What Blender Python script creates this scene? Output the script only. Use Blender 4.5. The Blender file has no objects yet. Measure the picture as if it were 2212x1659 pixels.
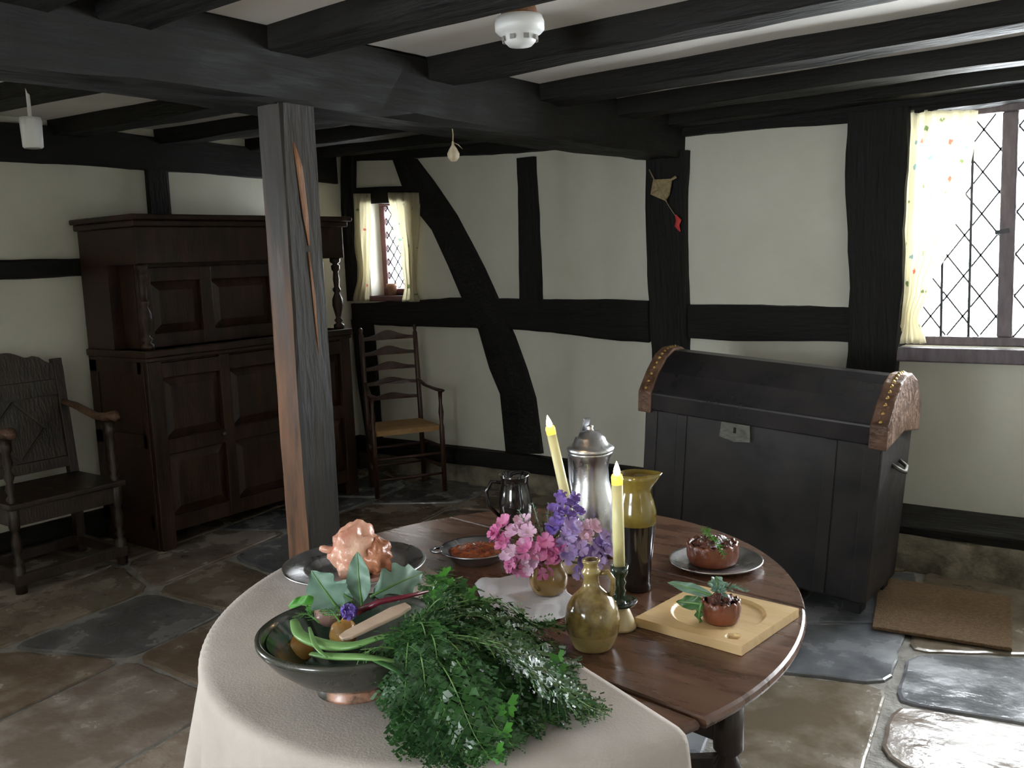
import bpy, math, random
from mathutils import Vector, Matrix, noise as mnoise
D = bpy.data
C = bpy.context.scene.collection
sc = bpy.context.scene
PI = math.pi

# ------------------------------------------------------------------ camera
EYE = Vector((0, 0, 1.55)); FPX = 2030.0
yaw, pit, rol = math.radians(37.2), math.radians(7.6), math.radians(2.3)
cF = Vector((-math.sin(yaw)*math.cos(pit), math.cos(yaw)*math.cos(pit), -math.sin(pit)))
cR = Vector((math.cos(yaw), math.sin(yaw), 0)); cU = cR.cross(cF)
cR2 = math.cos(rol)*cR - math.sin(rol)*cU; cU2 = math.sin(rol)*cR + math.cos(rol)*cU
cam = D.cameras.new('camera'); cam.sensor_width = 36; cam.lens = FPX/2212*36; cam.clip_start = .05
co = D.objects.new('camera', cam); C.objects.link(co)
co.matrix_world = Matrix(((cR2.x, cU2.x, -cF.x, 0), (cR2.y, cU2.y, -cF.y, 0), (cR2.z, cU2.z, -cF.z, EYE.z), (0, 0, 0, 1)))
sc.camera = co
def at(px, py, ax, v):
    """the place in the room seen at a photo pixel, on the plane axis=v"""
    d = cF + cR2*((px-1106)/FPX) - cU2*((py-829.5)/FPX)
    return EYE + d*((v-EYE[ax])/d[ax])

# ------------------------------------------------------------------ world, light, exposure
w = D.worlds.new('sky'); sc.world = w; w.use_nodes = True
bg = w.node_tree.nodes['Background']; bg.inputs[0].default_value = (.93, .955, 1, 1); bg.inputs[1].default_value = 40.0
sc.view_settings.view_transform = 'Standard'; sc.view_settings.look = 'None'
sc.view_settings.exposure = 0.05; sc.view_settings.gamma = 1; sc.view_settings.use_curve_mapping = False
def portal(name, loc, rot, sx, sy):
    l = D.lights.new(name, 'AREA'); l.shape = 'RECTANGLE'; l.size = sx; l.size_y = sy
    l.cycles.is_portal = True
    o = D.objects.new(name, l); C.objects.link(o); o.location = loc; o.rotation_euler = rot
YB, XA, XR, YF = 5.0, -5.3, 1.7, -2.2      # back, left, right and front walls
W2 = (-1.30, 1.42, 1.03, 2.19)              # large window in the back wall: x0,x1,z0,z1
W1 = (at(797, 540, 1, YB).x, at(886, 540, 1, YB).x, 1.315, 2.02)
W3 = (-2.2, -1.05, .80, 1.95)              # window behind the camera, in the front wall
W4 = (.3, .55, 1.1, 1.6)                   # small window in the right wall: y0,y1,z0,z1
W5 = (-.9, .25, .80, 1.9)                  # window in the left wall nearer than the armchair
portal('window_portal', ((W2[0]+W2[1])/2, YB+.26, (W2[2]+W2[3])/2), (-PI/2, 0, 0), W2[1]-W2[0], W2[3]-W2[2])
portal('window_portal', ((W1[0]+W1[1])/2, YB+.26, (W1[2]+W1[3])/2), (-PI/2, 0, 0), W1[1]-W1[0], W1[3]-W1[2])
portal('window_portal', ((W3[0]+W3[1])/2, YF-.26, (W3[2]+W3[3])/2), (PI/2, 0, 0), W3[1]-W3[0], W3[3]-W3[2])

portal('window_portal', (XA-.26, (W5[0]+W5[1])/2, (W5[2]+W5[3])/2), (0, -PI/2, 0), W5[3]-W5[2], W5[1]-W5[0])
portal('window_portal', (XR+.26, (W4[0]+W4[1])/2, (W4[2]+W4[3])/2), (0, PI/2, 0), W4[3]-W4[2], W4[1]-W4[0])

# ------------------------------------------------------------------ materials
def mat(name, c1, c2=None, scale=6, stretch=(1, 1, 1), rough=.5, rough2=None, bump=.0, bscale=None, metal=0, spec=.5,
        coat=0, trans=0, lo=.35, hi=.65, emit=None, es=0, sss=0):
    m = D.materials.new(name); m.use_nodes = True
    nt = m.node_tree; N = nt.nodes; L = nt.links; b = N['Principled BSDF']
    b.inputs['Metallic'].default_value = metal; b.inputs['Specular IOR Level'].default_value = spec
    b.inputs['Coat Weight'].default_value = coat; b.inputs['Coat Roughness'].default_value = .08
    b.inputs['Transmission Weight'].default_value = trans
    b.inputs['Roughness'].default_value = rough; b.inputs['Base Color'].default_value = (*c1, 1)
    if sss:
        b.inputs['Subsurface Weight'].default_value = sss; b.inputs['Subsurface Radius'].default_value = (.02, .01, .005)
    if emit: b.inputs['Emission Color'].default_value = (*emit, 1); b.inputs['Emission Strength'].default_value = es
    tc = N.new('ShaderNodeTexCoord'); mp = N.new('ShaderNodeMapping'); L.new(tc.outputs['Object'], mp.inputs[0])
    mp.inputs['Scale'].default_value = stretch
    nz = N.new('ShaderNodeTexNoise'); nz.inputs['Scale'].default_value = scale; nz.inputs['Detail'].default_value = 6
    nz.inputs['Roughness'].default_value = .6; L.new(mp.outputs[0], nz.inputs['Vector'])
    mr = N.new('ShaderNodeMapRange'); mr.inputs[1].default_value = lo; mr.inputs[2].default_value = hi
    L.new(nz.outputs['Fac'], mr.inputs[0])
    if c2:
        mx = N.new('ShaderNodeMix'); mx.data_type = 'RGBA'; mx.inputs[6].default_value = (*c1, 1); mx.inputs[7].default_value = (*c2, 1)
        L.new(mr.outputs[0], mx.inputs[0]); L.new(mx.outputs[2], b.inputs['Base Color'])
    if rough2 is not None:
        r = N.new('ShaderNodeMapRange'); r.inputs[3].default_value = rough; r.inputs[4].default_value = rough2
        L.new(mr.outputs[0], r.inputs[0]); L.new(r.outputs[0], b.inputs['Roughness'])
    if bump:
        n2 = N.new('ShaderNodeTexNoise'); n2.inputs['Scale'].default_value = bscale or scale*3; n2.inputs['Detail'].default_value = 5
        L.new(mp.outputs[0], n2.inputs['Vector'])
        bp = N.new('ShaderNodeBump'); bp.inputs['Strength'].default_value = bump; bp.inputs['Distance'].default_value = .02
        L.new(n2.outputs['Fac'], bp.inputs['Height']); L.new(bp.outputs[0], b.inputs['Normal'])
    return m
def cloth_mat(name, c1, spots, translucent):
    m = D.materials.new(name); m.use_nodes = True; nt = m.node_tree; N = nt.nodes; L = nt.links
    N.remove(N['Principled BSDF']); out = N['Material Output']
    tc = N.new('ShaderNodeTexCoord'); col = None
    mx = N.new('ShaderNodeMix'); mx.data_type = 'RGBA'; mx.inputs[6].default_value = (*c1, 1)
    v = N.new('ShaderNodeTexVoronoi'); v.inputs['Scale'].default_value = 13; L.new(tc.outputs['Object'], v.inputs['Vector'])
    nz = N.new('ShaderNodeTexNoise'); nz.inputs['Scale'].default_value = 45; L.new(tc.outputs['Object'], nz.inputs['Vector'])
    ad = N.new('ShaderNodeMath'); ad.operation = 'MULTIPLY_ADD'; ad.inputs[1].default_value = .5
    L.new(nz.outputs['Fac'], ad.inputs[0]); L.new(v.outputs['Distance'], ad.inputs[2])
    st = N.new('ShaderNodeMapRange'); st.inputs[1].default_value = .43; st.inputs[2].default_value = .37; L.new(ad.outputs[0], st.inputs[0])
    cr = N.new('ShaderNodeValToRGB'); cr.color_ramp.interpolation = 'CONSTANT'
    e = cr.color_ramp.elements; e[0].color = (*spots[0], 1); e[1].position = .4; e[1].color = (*spots[1], 1)
    x = e.new(.75); x.color = (*spots[2], 1)
    sp = N.new('ShaderNodeSeparateColor'); L.new(v.outputs['Color'], sp.inputs[0]); L.new(sp.outputs[0], cr.inputs[0])
    L.new(cr.outputs[0], mx.inputs[7]); L.new(st.outputs[0], mx.inputs[0])
    d = N.new('ShaderNodeBsdfDiffuse'); t = N.new('ShaderNodeBsdfTranslucent'); s = N.new('ShaderNodeMixShader')
    s.inputs[0].default_value = translucent
    L.new(mx.outputs[2], d.inputs[0]); L.new(mx.outputs[2], t.inputs[0]); L.new(d.outputs[0], s.inputs[1]); L.new(t.outputs[0], s.inputs[2])
    L.new(s.outputs[0], out.inputs[0]); return m
def glass_mat():
    m = D.materials.new('window_glass'); m.use_nodes = True; nt = m.node_tree; N = nt.nodes; L = nt.links
    N.remove(N['Principled BSDF']); t = N.new('ShaderNodeBsdfTransparent'); g = N.new('ShaderNodeBsdfGlossy'); g.inputs['Roughness'].default_value = .02
    f = N.new('ShaderNodeFresnel'); f.inputs[0].default_value = 1.3; s = N.new('ShaderNodeMixShader')
    t.inputs[0].default_value = (.96, .98, .98, 1)
    L.new(f.outputs[0], s.inputs[0]); L.new(t.outputs[0], s.inputs[1]); L.new(g.outputs[0], s.inputs[2]); L.new(s.outputs[0], N['Material Output'].inputs[0])
    return m
M = {}
M['plaster'] = mat('plaster', (.66, .64, .545), (.73, .71, .62), scale=2, rough=.85, bump=.15, bscale=9, spec=.2)
M['ceil'] = mat('ceiling_plaster', (.74, .71, .66), (.80, .77, .72), scale=2, rough=.85, bump=.2, bscale=7, spec=.2)
M['oak'] = mat('black_oak', (.0065, .0062, .0058), (.016, .0145, .0125), scale=4, stretch=(3, 3, 3), rough=.55, rough2=.8, spec=.22, bump=.5, bscale=14)
M['oakx'] = mat('black_oak_grain', (.0065, .0062, .0058), (.016, .0145, .0125), scale=5, stretch=(1, 6, 6), rough=.55, rough2=.8, spec=.22, bump=.45, bscale=9)
M['oaky'] = mat('black_oak_grain', (.0065, .0062, .0058), (.016, .0145, .0125), scale=5, stretch=(6, 1, 6), rough=.55, rough2=.8, spec=.22, bump=.2, bscale=5)
M['oakz'] = mat('black_oak_grain', (.0065, .0062, .0058), (.016, .0145, .0125), scale=5, stretch=(6, 6, 1), rough=.55, rough2=.8, spec=.22, bump=.45, bscale=9)
M['post'] = mat('worn_oak_post', (.009, .0085, .007), (.024, .017, .011), scale=2, stretch=(5, 5, .7), rough=.5, rough2=.7, spec=.3, bump=.35, bscale=10)
M['postbrown'] = mat('red_brown_oak', (.05, .024, .012), (.22, .10, .045), scale=2.2, stretch=(5, 5, .8), rough=.5, rough2=.7, spec=.3, bump=.2, bscale=10)
def brown_to_dark(m):                              # red-brown fades to a darker oak tone towards the top
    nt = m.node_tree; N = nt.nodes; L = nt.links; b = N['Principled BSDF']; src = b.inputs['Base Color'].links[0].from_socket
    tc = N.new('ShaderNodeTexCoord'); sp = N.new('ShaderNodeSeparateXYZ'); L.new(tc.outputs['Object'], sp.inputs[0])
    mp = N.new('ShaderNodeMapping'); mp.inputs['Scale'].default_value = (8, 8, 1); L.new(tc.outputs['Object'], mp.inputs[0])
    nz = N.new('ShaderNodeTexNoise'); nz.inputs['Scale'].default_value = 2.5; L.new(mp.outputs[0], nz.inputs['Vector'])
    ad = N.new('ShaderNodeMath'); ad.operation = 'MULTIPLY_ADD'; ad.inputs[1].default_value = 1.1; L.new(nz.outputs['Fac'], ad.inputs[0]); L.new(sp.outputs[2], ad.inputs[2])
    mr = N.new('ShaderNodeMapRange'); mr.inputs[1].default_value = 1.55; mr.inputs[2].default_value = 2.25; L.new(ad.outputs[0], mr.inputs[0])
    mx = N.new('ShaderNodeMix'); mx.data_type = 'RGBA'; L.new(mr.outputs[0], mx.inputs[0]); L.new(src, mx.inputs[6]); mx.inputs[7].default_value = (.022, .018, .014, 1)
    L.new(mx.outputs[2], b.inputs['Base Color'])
brown_to_dark(M['postbrown'])
M['postbare'] = mat('bare_split_wood', (.14, .055, .018), (.24, .10, .035), scale=7, stretch=(6, 6, 1), rough=.6, bump=.4)
M['cup'] = mat('polished_dark_oak', (.014, .009, .006), (.050, .022, .012), scale=3, stretch=(5, 5, 1), rough=.32, rough2=.5, spec=.35, bump=.12, bscale=20)
M['chair'] = mat('aged_dark_oak', (.016, .011, .009), (.040, .022, .014), scale=4, stretch=(4, 4, 1), rough=.3, rough2=.45, bump=.15, bscale=20)
M['ash'] = mat('stained_ladderback_wood', (.035, .014, .009), (.07, .028, .016), scale=6, stretch=(4, 4, 1), rough=.28, rough2=.4, bump=.1)
M['rush'] = mat('woven_rush', (.30, .16, .06), (.42, .26, .11), scale=10, stretch=(1, 12, 1), rough=.75, bump=.6, bscale=14)
M['table'] = mat('polished_table_oak', (.072, .034, .021), (.145, .068, .040), scale=3, stretch=(1.2, 7, 4), rough=.22, rough2=.36, bump=.05, bscale=6)
M['leather'] = mat('black_leather', (.012, .011, .012), (.028, .022, .022), scale=5, rough=.38, rough2=.55, bump=.10, bscale=16)
M['lidleather'] = mat('shiny_black_leather', (.012, .011, .013), (.026, .022, .023), scale=4, rough=.27, bump=.02, bscale=5)
M['strap'] = mat('worn_brown_leather', (.07, .032, .018), (.19, .10, .06), scale=16, rough=.30, rough2=.6, bump=.5, bscale=40)
M['brass'] = mat('tarnished_brass', (.35, .22, .08), (.5, .33, .12), scale=30, rough=.3, rough2=.45, metal=1, bump=.2)
M['iron'] = mat('dull_iron', (.10, .095, .085), (.16, .15, .13), scale=20, rough=.45, rough2=.65, metal=.7, bump=.2)
M['pewter'] = mat('pewter', (.48, .48, .49), (.64, .64, .66), scale=12, rough=.24, rough2=.36, metal=1, bump=.05)
M['pewterdark'] = mat('dull_pewter', (.26, .265, .28), (.40, .40, .42), scale=10, rough=.24, rough2=.38, metal=1, bump=.06)
M['stone'] = mat('rubble_stone', (.10, .085, .06), (.24, .21, .15), scale=9, rough=.8, bump=.8, bscale=14)
M['mortar'] = mat('lime_mortar', (.17, .155, .135), (.30, .28, .25), scale=14, rough=.75, bump=.5)
FLAG = [((.150, .105, .072), (.30, .245, .195)), ((.115, .120, .130), (.25, .255, .27)), ((.140, .110, .075), (.28, .235, .185)), ((.175, .135, .105), (.34, .29, .25)), ((.105, .100, .100), (.24, .235, .235))]
for i, (a, b_) in enumerate(FLAG):
    M['flag%d' % i] = mat('flagstone', a, b_, scale=3.2, rough=.13, rough2=.40, spec=.7, bump=.45, bscale=7, lo=.44, hi=.66)
M['mat'] = mat('coir_matting', (.10, .058, .026), (.16, .095, .045), scale=60, rough=.95, bump=.5)
M['cloth'] = mat('linen', (.46, .405, .365), (.53, .475, .43), scale=5, rough=.9, bump=.12, bscale=220, spec=.15)
M['napkin'] = mat('white_linen', (.52, .52, .55), (.62, .62, .65), scale=8, rough=.9, bump=.1, bscale=150, spec=.15)
M['wax'] = mat('ivory_wax', (.72, .66, .32), (.78, .72, .40), scale=5, rough=.4, sss=.3)
M['waxglow'] = mat('glowing_wax', (.9, .6, .15), rough=.4, emit=(1, .55, .06), es=1.3)
M['flame'] = mat('flame', (1, .8, .5), rough=.5, emit=(1, .72, .38), es=14)
M['greenglaze'] = mat('dark_green_glaze', (.010, .022, .012), (.03, .05, .028), scale=8, rough=.10, rough2=.2, coat=.5)
M['bowlout'] = mat('glazed_bowl_outside', (.022, .024, .018), (.045, .045, .033), scale=6, rough=.16, rough2=.3, coat=.4)
M['footclay'] = mat('terracotta_with_shade', (.030, .028, .020), (.46, .24, .16), scale=9, rough=.3, lo=.52, hi=.60)  # dark tone is shade on the clay, mixed into its colour
M['clay'] = mat('bare_terracotta', (.42, .20, .13), (.55, .32, .22), scale=20, rough=.5)
M['olive'] = mat('olive_yellow_glaze', (.10, .070, .010), (.22, .165, .03), scale=9, rough=.10, rough2=.2, coat=.5)
M['black'] = mat('black_glaze', (.006, .005, .005), (.014, .011, .010), scale=6, rough=.08, rough2=.15, coat=.6)
M['ochre'] = mat('ochre_glaze', (.22, .125, .035), (.34, .22, .08), scale=7, rough=.12, rough2=.25, coat=.5)
M['bottle'] = mat('mottled_brown_green_glaze', (.10, .055, .012), (.36, .27, .10), scale=14, rough=.12, rough2=.22, coat=.5, lo=.38, hi=.6)
M['bottlelow'] = mat('cream_ochre_glaze', (.30, .21, .08), (.42, .33, .14), scale=9, rough=.15, rough2=.25, coat=.4)
M['cream'] = mat('cream_earthenware', (.55, .42, .22), (.66, .54, .32), scale=9, rough=.3)
M['board'] = mat('pale_beech', (.64, .43, .20), (.73, .53, .28), scale=5, stretch=(1, 9, 5), rough=.45, bump=.06)
M['pie'] = mat('glazed_pie_crust', (.10, .024, .011), (.21, .062, .026), scale=14, rough=.25, rough2=.4, bump=.3, coat=.3)
M['pietop'] = mat('dark_fruit_filling', (.06, .012, .010), (.15, .035, .02), scale=30, rough=.15, bump=.8, coat=.5)
M['meat'] = mat('raw_poultry', (.60, .24, .17), (.76, .47, .33), scale=12, rough=.28, rough2=.45, bump=.5, bscale=26, sss=.15, coat=.2)
M['meat2'] = mat('browned_poultry', (.32, .11, .05), (.52, .22, .12), scale=14, rough=.3, bump=.5, bscale=30, coat=.2)
M['stew'] = mat('red_brown_stew', (.12, .022, .010), (.34, .09, .03), scale=34, rough=.2, bump=.9, bscale=40, coat=.4)
M['leaf'] = mat('deep_green_leaf', (.016, .065, .014), (.045, .15, .03), scale=10, rough=.38, rough2=.55)
M['leafb'] = mat('bright_green_leaf', (.05, .22, .02), (.09, .34, .04), scale=10, rough=.4, rough2=.55)
M['frond'] = mat('carrot_top_green', (.014, .052, .014), (.035, .105, .03), scale=18, rough=.32, rough2=.5)
M['silver'] = mat('silvery_leaf', (.13, .24, .17), (.25, .38, .31), scale=10, rough=.5)
M['stalk'] = mat('green_stalk', (.09, .22, .05), (.20, .36, .12), scale=9, rough=.35)
M['beet'] = mat('beet_stem', (.10, .008, .018), (.2, .02, .04), scale=12, rough=.3)
M['onion'] = mat('pink_onion_skin', (.36, .18, .16), (.52, .33, .29), scale=8, stretch=(6, 6, 1), rough=.3, coat=.2)
M['apple'] = mat('orange_yellow_skin', (.55, .22, .05), (.62, .38, .12), scale=6, rough=.3, coat=.2)
M['lightwood'] = mat('scrubbed_wood', (.46, .33, .24), (.56, .42, .31), scale=6, stretch=(1, 8, 8), rough=.6)
M['violet'] = mat('violet_petal', (.16, .10, .42), (.28, .18, .58), scale=30, rough=.6)
M['pink'] = mat('pink_petal', (.55, .10, .30), (.75, .30, .52), scale=30, rough=.6)
M['lilac'] = mat('lilac_petal', (.40, .28, .66), (.58, .46, .80), scale=30, rough=.6)
M['palepink'] = mat('pale_pink_petal', (.66, .38, .58), (.80, .58, .74), scale=30, rough=.6)
M['gold'] = M['brass']
M['white'] = mat('white_plastic', (.72, .72, .70), rough=.4)
M['whitegrey'] = mat('grey_slot', (.25, .23, .21), rough=.5)
M['kite'] = mat('straw_weave', (.28, .21, .10), (.42, .33, .18), scale=60, rough=.8, bump=.4)
M['red'] = mat('red_ribbon', (.42, .02, .02), (.55, .05, .04), scale=30, rough=.7)
M['garlic'] = mat('papery_garlic', (.45, .36, .22), (.62, .54, .40), scale=14, stretch=(4, 4, 1), rough=.5)
M['winframe'] = mat('window_frame_wood', (.10, .075, .085), (.16, .13, .14), scale=8, stretch=(4, 4, 1), rough=.5, bump=.1)
M['winred'] = mat('red_brown_frame', (.12, .05, .05), (.18, .08, .08), scale=8, rough=.5)
M['lead'] = mat('lead_came', (.05, .05, .055), rough=.5, metal=.5)
M['glass'] = glass_mat()
M['curtain'] = cloth_mat('printed_curtain_cotton', (.80, .76, .62), ((.60, .25, .2), (.28, .34, .2), (.35, .45, .45)), .72)
M['paper'] = mat('tarnished_lock_plate', (.10, .10, .085), (.17, .165, .14), scale=18, rough=.5, metal=.5, bump=.2)

# ------------------------------------------------------------------ helpers
class MB:
    def __init__(s): s.v = []; s.f = []; s.mi = []; s.m = 0
    def add(s, vs, fs):
        n = len(s.v); s.v += [Vector(a) for a in vs]; s.f += [tuple(i+n for i in f) for f in fs]; s.mi += [s.m]*len(fs); return s
    def box(s, a, b):
        x0, y0, z0 = a; x1, y1, z1 = b
        return s.add([(x0,y0,z0),(x1,y0,z0),(x1,y1,z0),(x0,y1,z0),(x0,y0,z1),(x1,y0,z1),(x1,y1,z1),(x0,y1,z1)],
                     [(0,3,2,1),(4,5,6,7),(0,1,5,4),(1,2,6,5),(2,3,7,6),(3,0,4,7)])
    def rings(s, R, close=False, cap=True):
        n = len(R[0]); vs = [p for r in R for p in r]; fs = []
        for i in range(len(R)-1):
            for j in range(n): fs.append((i*n+j, i*n+(j+1) % n, (i+1)*n+(j+1) % n, (i+1)*n+j))
        if close:
            i = len(R)-1
            for j in range(n): fs.append((i*n+j, i*n+(j+1) % n, (j+1) % n, j))
        elif cap: fs += [tuple(range(n))[::-1], tuple(range((len(R)-1)*n, len(R)*n))]
        return s.add(vs, fs)
    def lathe(s, prof, n=32, c=(0, 0, 0), fn=None, cap=False):
        R = []
        for r, z in prof:
            R.append([Vector((c[0]+max(r, .0004)*math.cos(2*PI*j/n), c[1]+max(r, .0004)*math.sin(2*PI*j/n), c[2]+z)) for j in range(n)])
            if fn: R[-1] = [fn(p) for p in R[-1]]
        return s.rings(R, cap=cap)
    def tube(s, pts, rad, n=8, cap=True, flat=1.0, up=None):
        pts = [Vector(p) for p in pts]; R = []
        u = None
        for i, p in enumerate(pts):
            t = (pts[min(i+1, len(pts)-1)] - pts[max(i-1, 0)]).normalized()
            if u is None: u = Vector(up) if up else (Vector((0, 0, 1)) if abs(t.z) < .9 else Vector((1, 0, 0)))
            u = (u - t*u.dot(t)).normalized(); v = t.cross(u)
            r = rad[i] if isinstance(rad, (list, tuple)) else rad
            R.append([p + v*r*math.cos(2*PI*j/n) + u*r*flat*math.sin(2*PI*j/n) for j in range(n)])
        return s.rings(R, cap=cap)
    def bar(s, p0, p1, w_, h_, up=(0, 0, 1)):
        p0, p1 = Vector(p0), Vector(p1); t = (p1-p0).normalized(); u = Vector(up); u = (u-t*u.dot(t)).normalized(); v = t.cross(u)
        R = [[p+v*a*w_/2+u*b*h_/2 for a, b in ((-1, -1), (1, -1), (1, 1), (-1, 1))] for p in (p0, p1)]
        return s.rings(R)
    def prism(s, poly, fn0, fn1):
        n = len(poly); vs = [fn0(p) for p in poly]+[fn1(p) for p in poly]
        return s.add(vs, [tuple(range(n)), tuple(range(2*n-1, n-1, -1))]+[(i, i+n, (i+1) % n+n, (i+1) % n) for i in range(n)])
    def build(s, name, m, parent=None, smooth=False, loc=None, rot=None, bevel=0, sub=0, fix=True):
        me = D.meshes.new(name); me.from_pydata([tuple(a) for a in s.v], [], s.f)
        for x in (m if isinstance(m, (list, tuple)) else [m]): me.materials.append(M[x])
        for p, k in zip(me.polygons, s.mi): p.material_index = k; p.use_smooth = smooth
        if fix:
            import bmesh
            b = bmesh.new(); b.from_mesh(me); bmesh.ops.recalc_face_normals(b, faces=b.faces); b.to_mesh(me); b.free()
        me.update()
        o = D.objects.new(name, me); C.objects.link(o)
        if parent: o.parent = parent
        if loc is not None: o.location = loc
        if rot is not None: o.rotation_euler = rot
        if bevel:
            q = o.modifiers.new('bevel', 'BEVEL'); q.width = bevel; q.segments = 2; q.limit_method = 'ANGLE'
        if sub:
            q = o.modifiers.new('sub', 'SUBSURF'); q.levels = sub; q.render_levels = sub
        return o
def thing(name, label, cat, loc=(0, 0, 0), rot=(0, 0, 0), group=None):
    o = D.objects.new(name, None); C.objects.link(o); o.location = loc; o.rotation_euler = rot; o.empty_display_size = .1
    return tag(o, label, cat, group)
def tag(o, label, cat, group=None, kind='thing'):
    o['label'] = label; o['category'] = cat; o['kind'] = kind
    if group: o['group'] = group
    return o
def struct(o, label=None):
    o['kind'] = 'structure'
    if label: o['label'] = label
    return o
def copy_tree(o, parent=None):
    c = o.copy(); C.objects.link(c); c.parent = parent
    for ch in list(o.children): copy_tree(ch, c)
    return c
def hewn(pts, wd, dp, axis_w, axis_d, seed, wob=.008, seg=.12):
    """rough-hewn timber along pts; wd list widths along axis_w, dp depth along axis_d"""
    rnd = random.Random(seed); pts = [Vector(p) for p in pts]; aw, ad = Vector(axis_w), Vector(axis_d)
    if not isinstance(wd, (list, tuple)): wd = [wd]*len(pts)
    P, Wd = [], []
    for i in range(len(pts)-1):
        n = max(1, int((pts[i+1]-pts[i]).length/seg))
        for k in range(n): P.append(pts[i].lerp(pts[i+1], k/n)); Wd.append(wd[i]+(wd[i+1]-wd[i])*k/n)
    P.append(pts[-1]); Wd.append(wd[-1]); R = []
    for k, (p, w_) in enumerate(zip(P, Wd)):
        def nz(o_): return mnoise.noise(Vector((k*seg*1.6, seed*7.3+o_*3.1, o_)))*wob*2.2 + mnoise.noise(Vector((k*seg*7, seed*3.3+o_*5.1, o_)))*wob*.8
        c = .14*min(w_, dp)*.5; a, b = w_/2, dp/2; q = []
        for (x, y) in ((-a, -b+c), (-a+c, -b), (0, -b), (a-c, -b), (a, -b+c), (a, b-c), (a-c, b), (-a+c, b), (-a, b-c)):
            i = len(q); q.append(p + aw*(x+nz(i)*(1 if abs(x) > .01 else 0)) + ad*(y+nz(i+20)*.5))
        R.append(q)
    return MB().rings(R)

X, Y, Z = (1, 0, 0), (0, 1, 0), (0, 0, 1)
# ------------------------------------------------------------------ floor of flagstones
def make_floor():
    rnd = random.Random(11); mb = MB(); mb.m = 5
    mb.add([(XA-.3, YF-.3, -.012), (XR+.3, YF-.3, -.012), (XR+.3, YB+.3, -.012), (XA-.3, YB+.3, -.012)], [(0, 1, 2, 3)])
    a = math.radians(9); ca, sa = math.cos(a), math.sin(a)
    rows = []; u = -8.
    while u < 6: rows.append(u); u += rnd.uniform(.42, .78)
    def wv(u_, t): return u_ + .05*mnoise.noise(Vector((u_*3, t*.9, 1)))
    for i in range(len(rows)-1):
        t = -5+rnd.uniform(0, .5); cut = [(t, rnd.uniform(-.12, .12))]
        while t < 9: t += rnd.uniform(.45, 1.25); cut.append((t, rnd.uniform(-.14, .14)))
        for (t0, s0), (t1, s1) in zip(cut, cut[1:]):
            g = rnd.uniform(.006, .014)
            quad = [(wv(rows[i], t0)+g, t0-s0+g), (wv(rows[i+1], t0)-g, t0+s0+g), (wv(rows[i+1], t1)-g, t1+s1-g), (wv(rows[i], t1)+g, t1-s1-g)]
            pts = []
            for k in range(4):
                p, q = Vector(quad[k]), Vector(quad[(k+1) % 4]); n = max(3, int((q-p).length/.07))
                for j in range(n):
                    r = p.lerp(q, j/n); d = (Vector(((quad[0][0]+quad[2][0])/2, (quad[0][1]+quad[2][1])/2))-r)
                    r += d.normalized()*(abs(mnoise.noise(Vector((r.x*7, r.y*7, 3))))*.022 + (.03 if j == 0 else .0)); pts.append(r)
            W_ = [(p.x*ca-p.y*sa, p.x*sa+p.y*ca) for p in pts]
            cx = sum(p[0] for p in W_)/len(W_); cy = sum(p[1] for p in W_)/len(W_)
            if not (XA-.6 < cx < XR+.6 and YF-.6 < cy < YB+.6): continue
            W_ = [(min(max(p[0], XA-.1), XR+.1), min(max(p[1], YF-.1), YB+.1)) for p in W_]
            h = rnd.uniform(-.002, .001); tx, ty = rnd.uniform(-.004, .004), rnd.uniform(-.004, .004)
            def lift(p, k, dz): x, y = cx+(p[0]-cx)*k, cy+(p[1]-cy)*k; return (x, y, h+dz+(x-cx)*tx+(y-cy)*ty)
            R = [[lift(p, 1, -.012) for p in W_], [lift(p, .995, -.003) for p in W_], [lift(p, .965, 0) for p in W_]]
            mb.m = rnd.choice([0, 0, 1, 1, 2, 3, 4]); n = len(W_)
            vs = [p for r in R for p in r]+[(cx, cy, h)]
            fs = [(q*n+j, q*n+(j+1) % n, (q+1)*n+(j+1) % n, (q+1)*n+j) for q in range(2) for j in range(n)]+[(2*n+j, 2*n+(j+1) % n, 3*n) for j in range(n)]
            mb.add(vs, fs)
    return mb.build('floor', ['flag0', 'flag1', 'flag2', 'flag3', 'flag4', 'mortar'], smooth=False)
struct(make_floor(), 'uneven brown and grey flagstone floor with pale mortar lines')

# ------------------------------------------------------------------ walls and ceiling
def wall_with_holes(name, axis, v, thick, lo, hi, holes, z1=2.6):
    mb = MB()
    def bx(a0, a1, z0, z1_):
        if a1-a0 < 1e-4 or z1_-z0 < 1e-4: return
        if axis == 1: mb.box((a0, min(v, v+thick), z0), (a1, max(v, v+thick), z1_))
        else: mb.box((min(v, v+thick), a0, z0), (max(v, v+thick), a1, z1_))
    cur = lo
    for (a0, a1, b0, b1) in sorted(holes):
        bx(cur, a0, -.05, z1); bx(a0, a1, -.05, b0); bx(a0, a1, b1, z1); cur = a1
    bx(cur, hi, -.05, z1)
    return struct(mb.build(name, 'plaster'))
wall_with_holes('wall_back', 1, YB, .25, XA-.25, XR+.25, [W1, W2])
wall_with_holes('wall_left', 0, XA, -.25, YF-.25, YB, [W5])
wall_with_holes('wall_right', 0, XR, .25, YF-.25, YB, [W4])
wall_with_holes('wall_front', 1, YF, -.25, XA, XR, [W3])
BX0, BX1 = -2.74, -2.48     # main beam
struct(MB().box((BX0+.04, YF, 0), (BX1-.04, .5, 2.09)).build('wall_light_blocker', 'plaster'), 'added unseen partition under the main beam, blocking light from the left wall')  # added out of view to keep window light off the left wall
mb = MB()
def sag(x, y): return .012*mnoise.noise(Vector((x*1.3, y*1.3, 5)))
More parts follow.
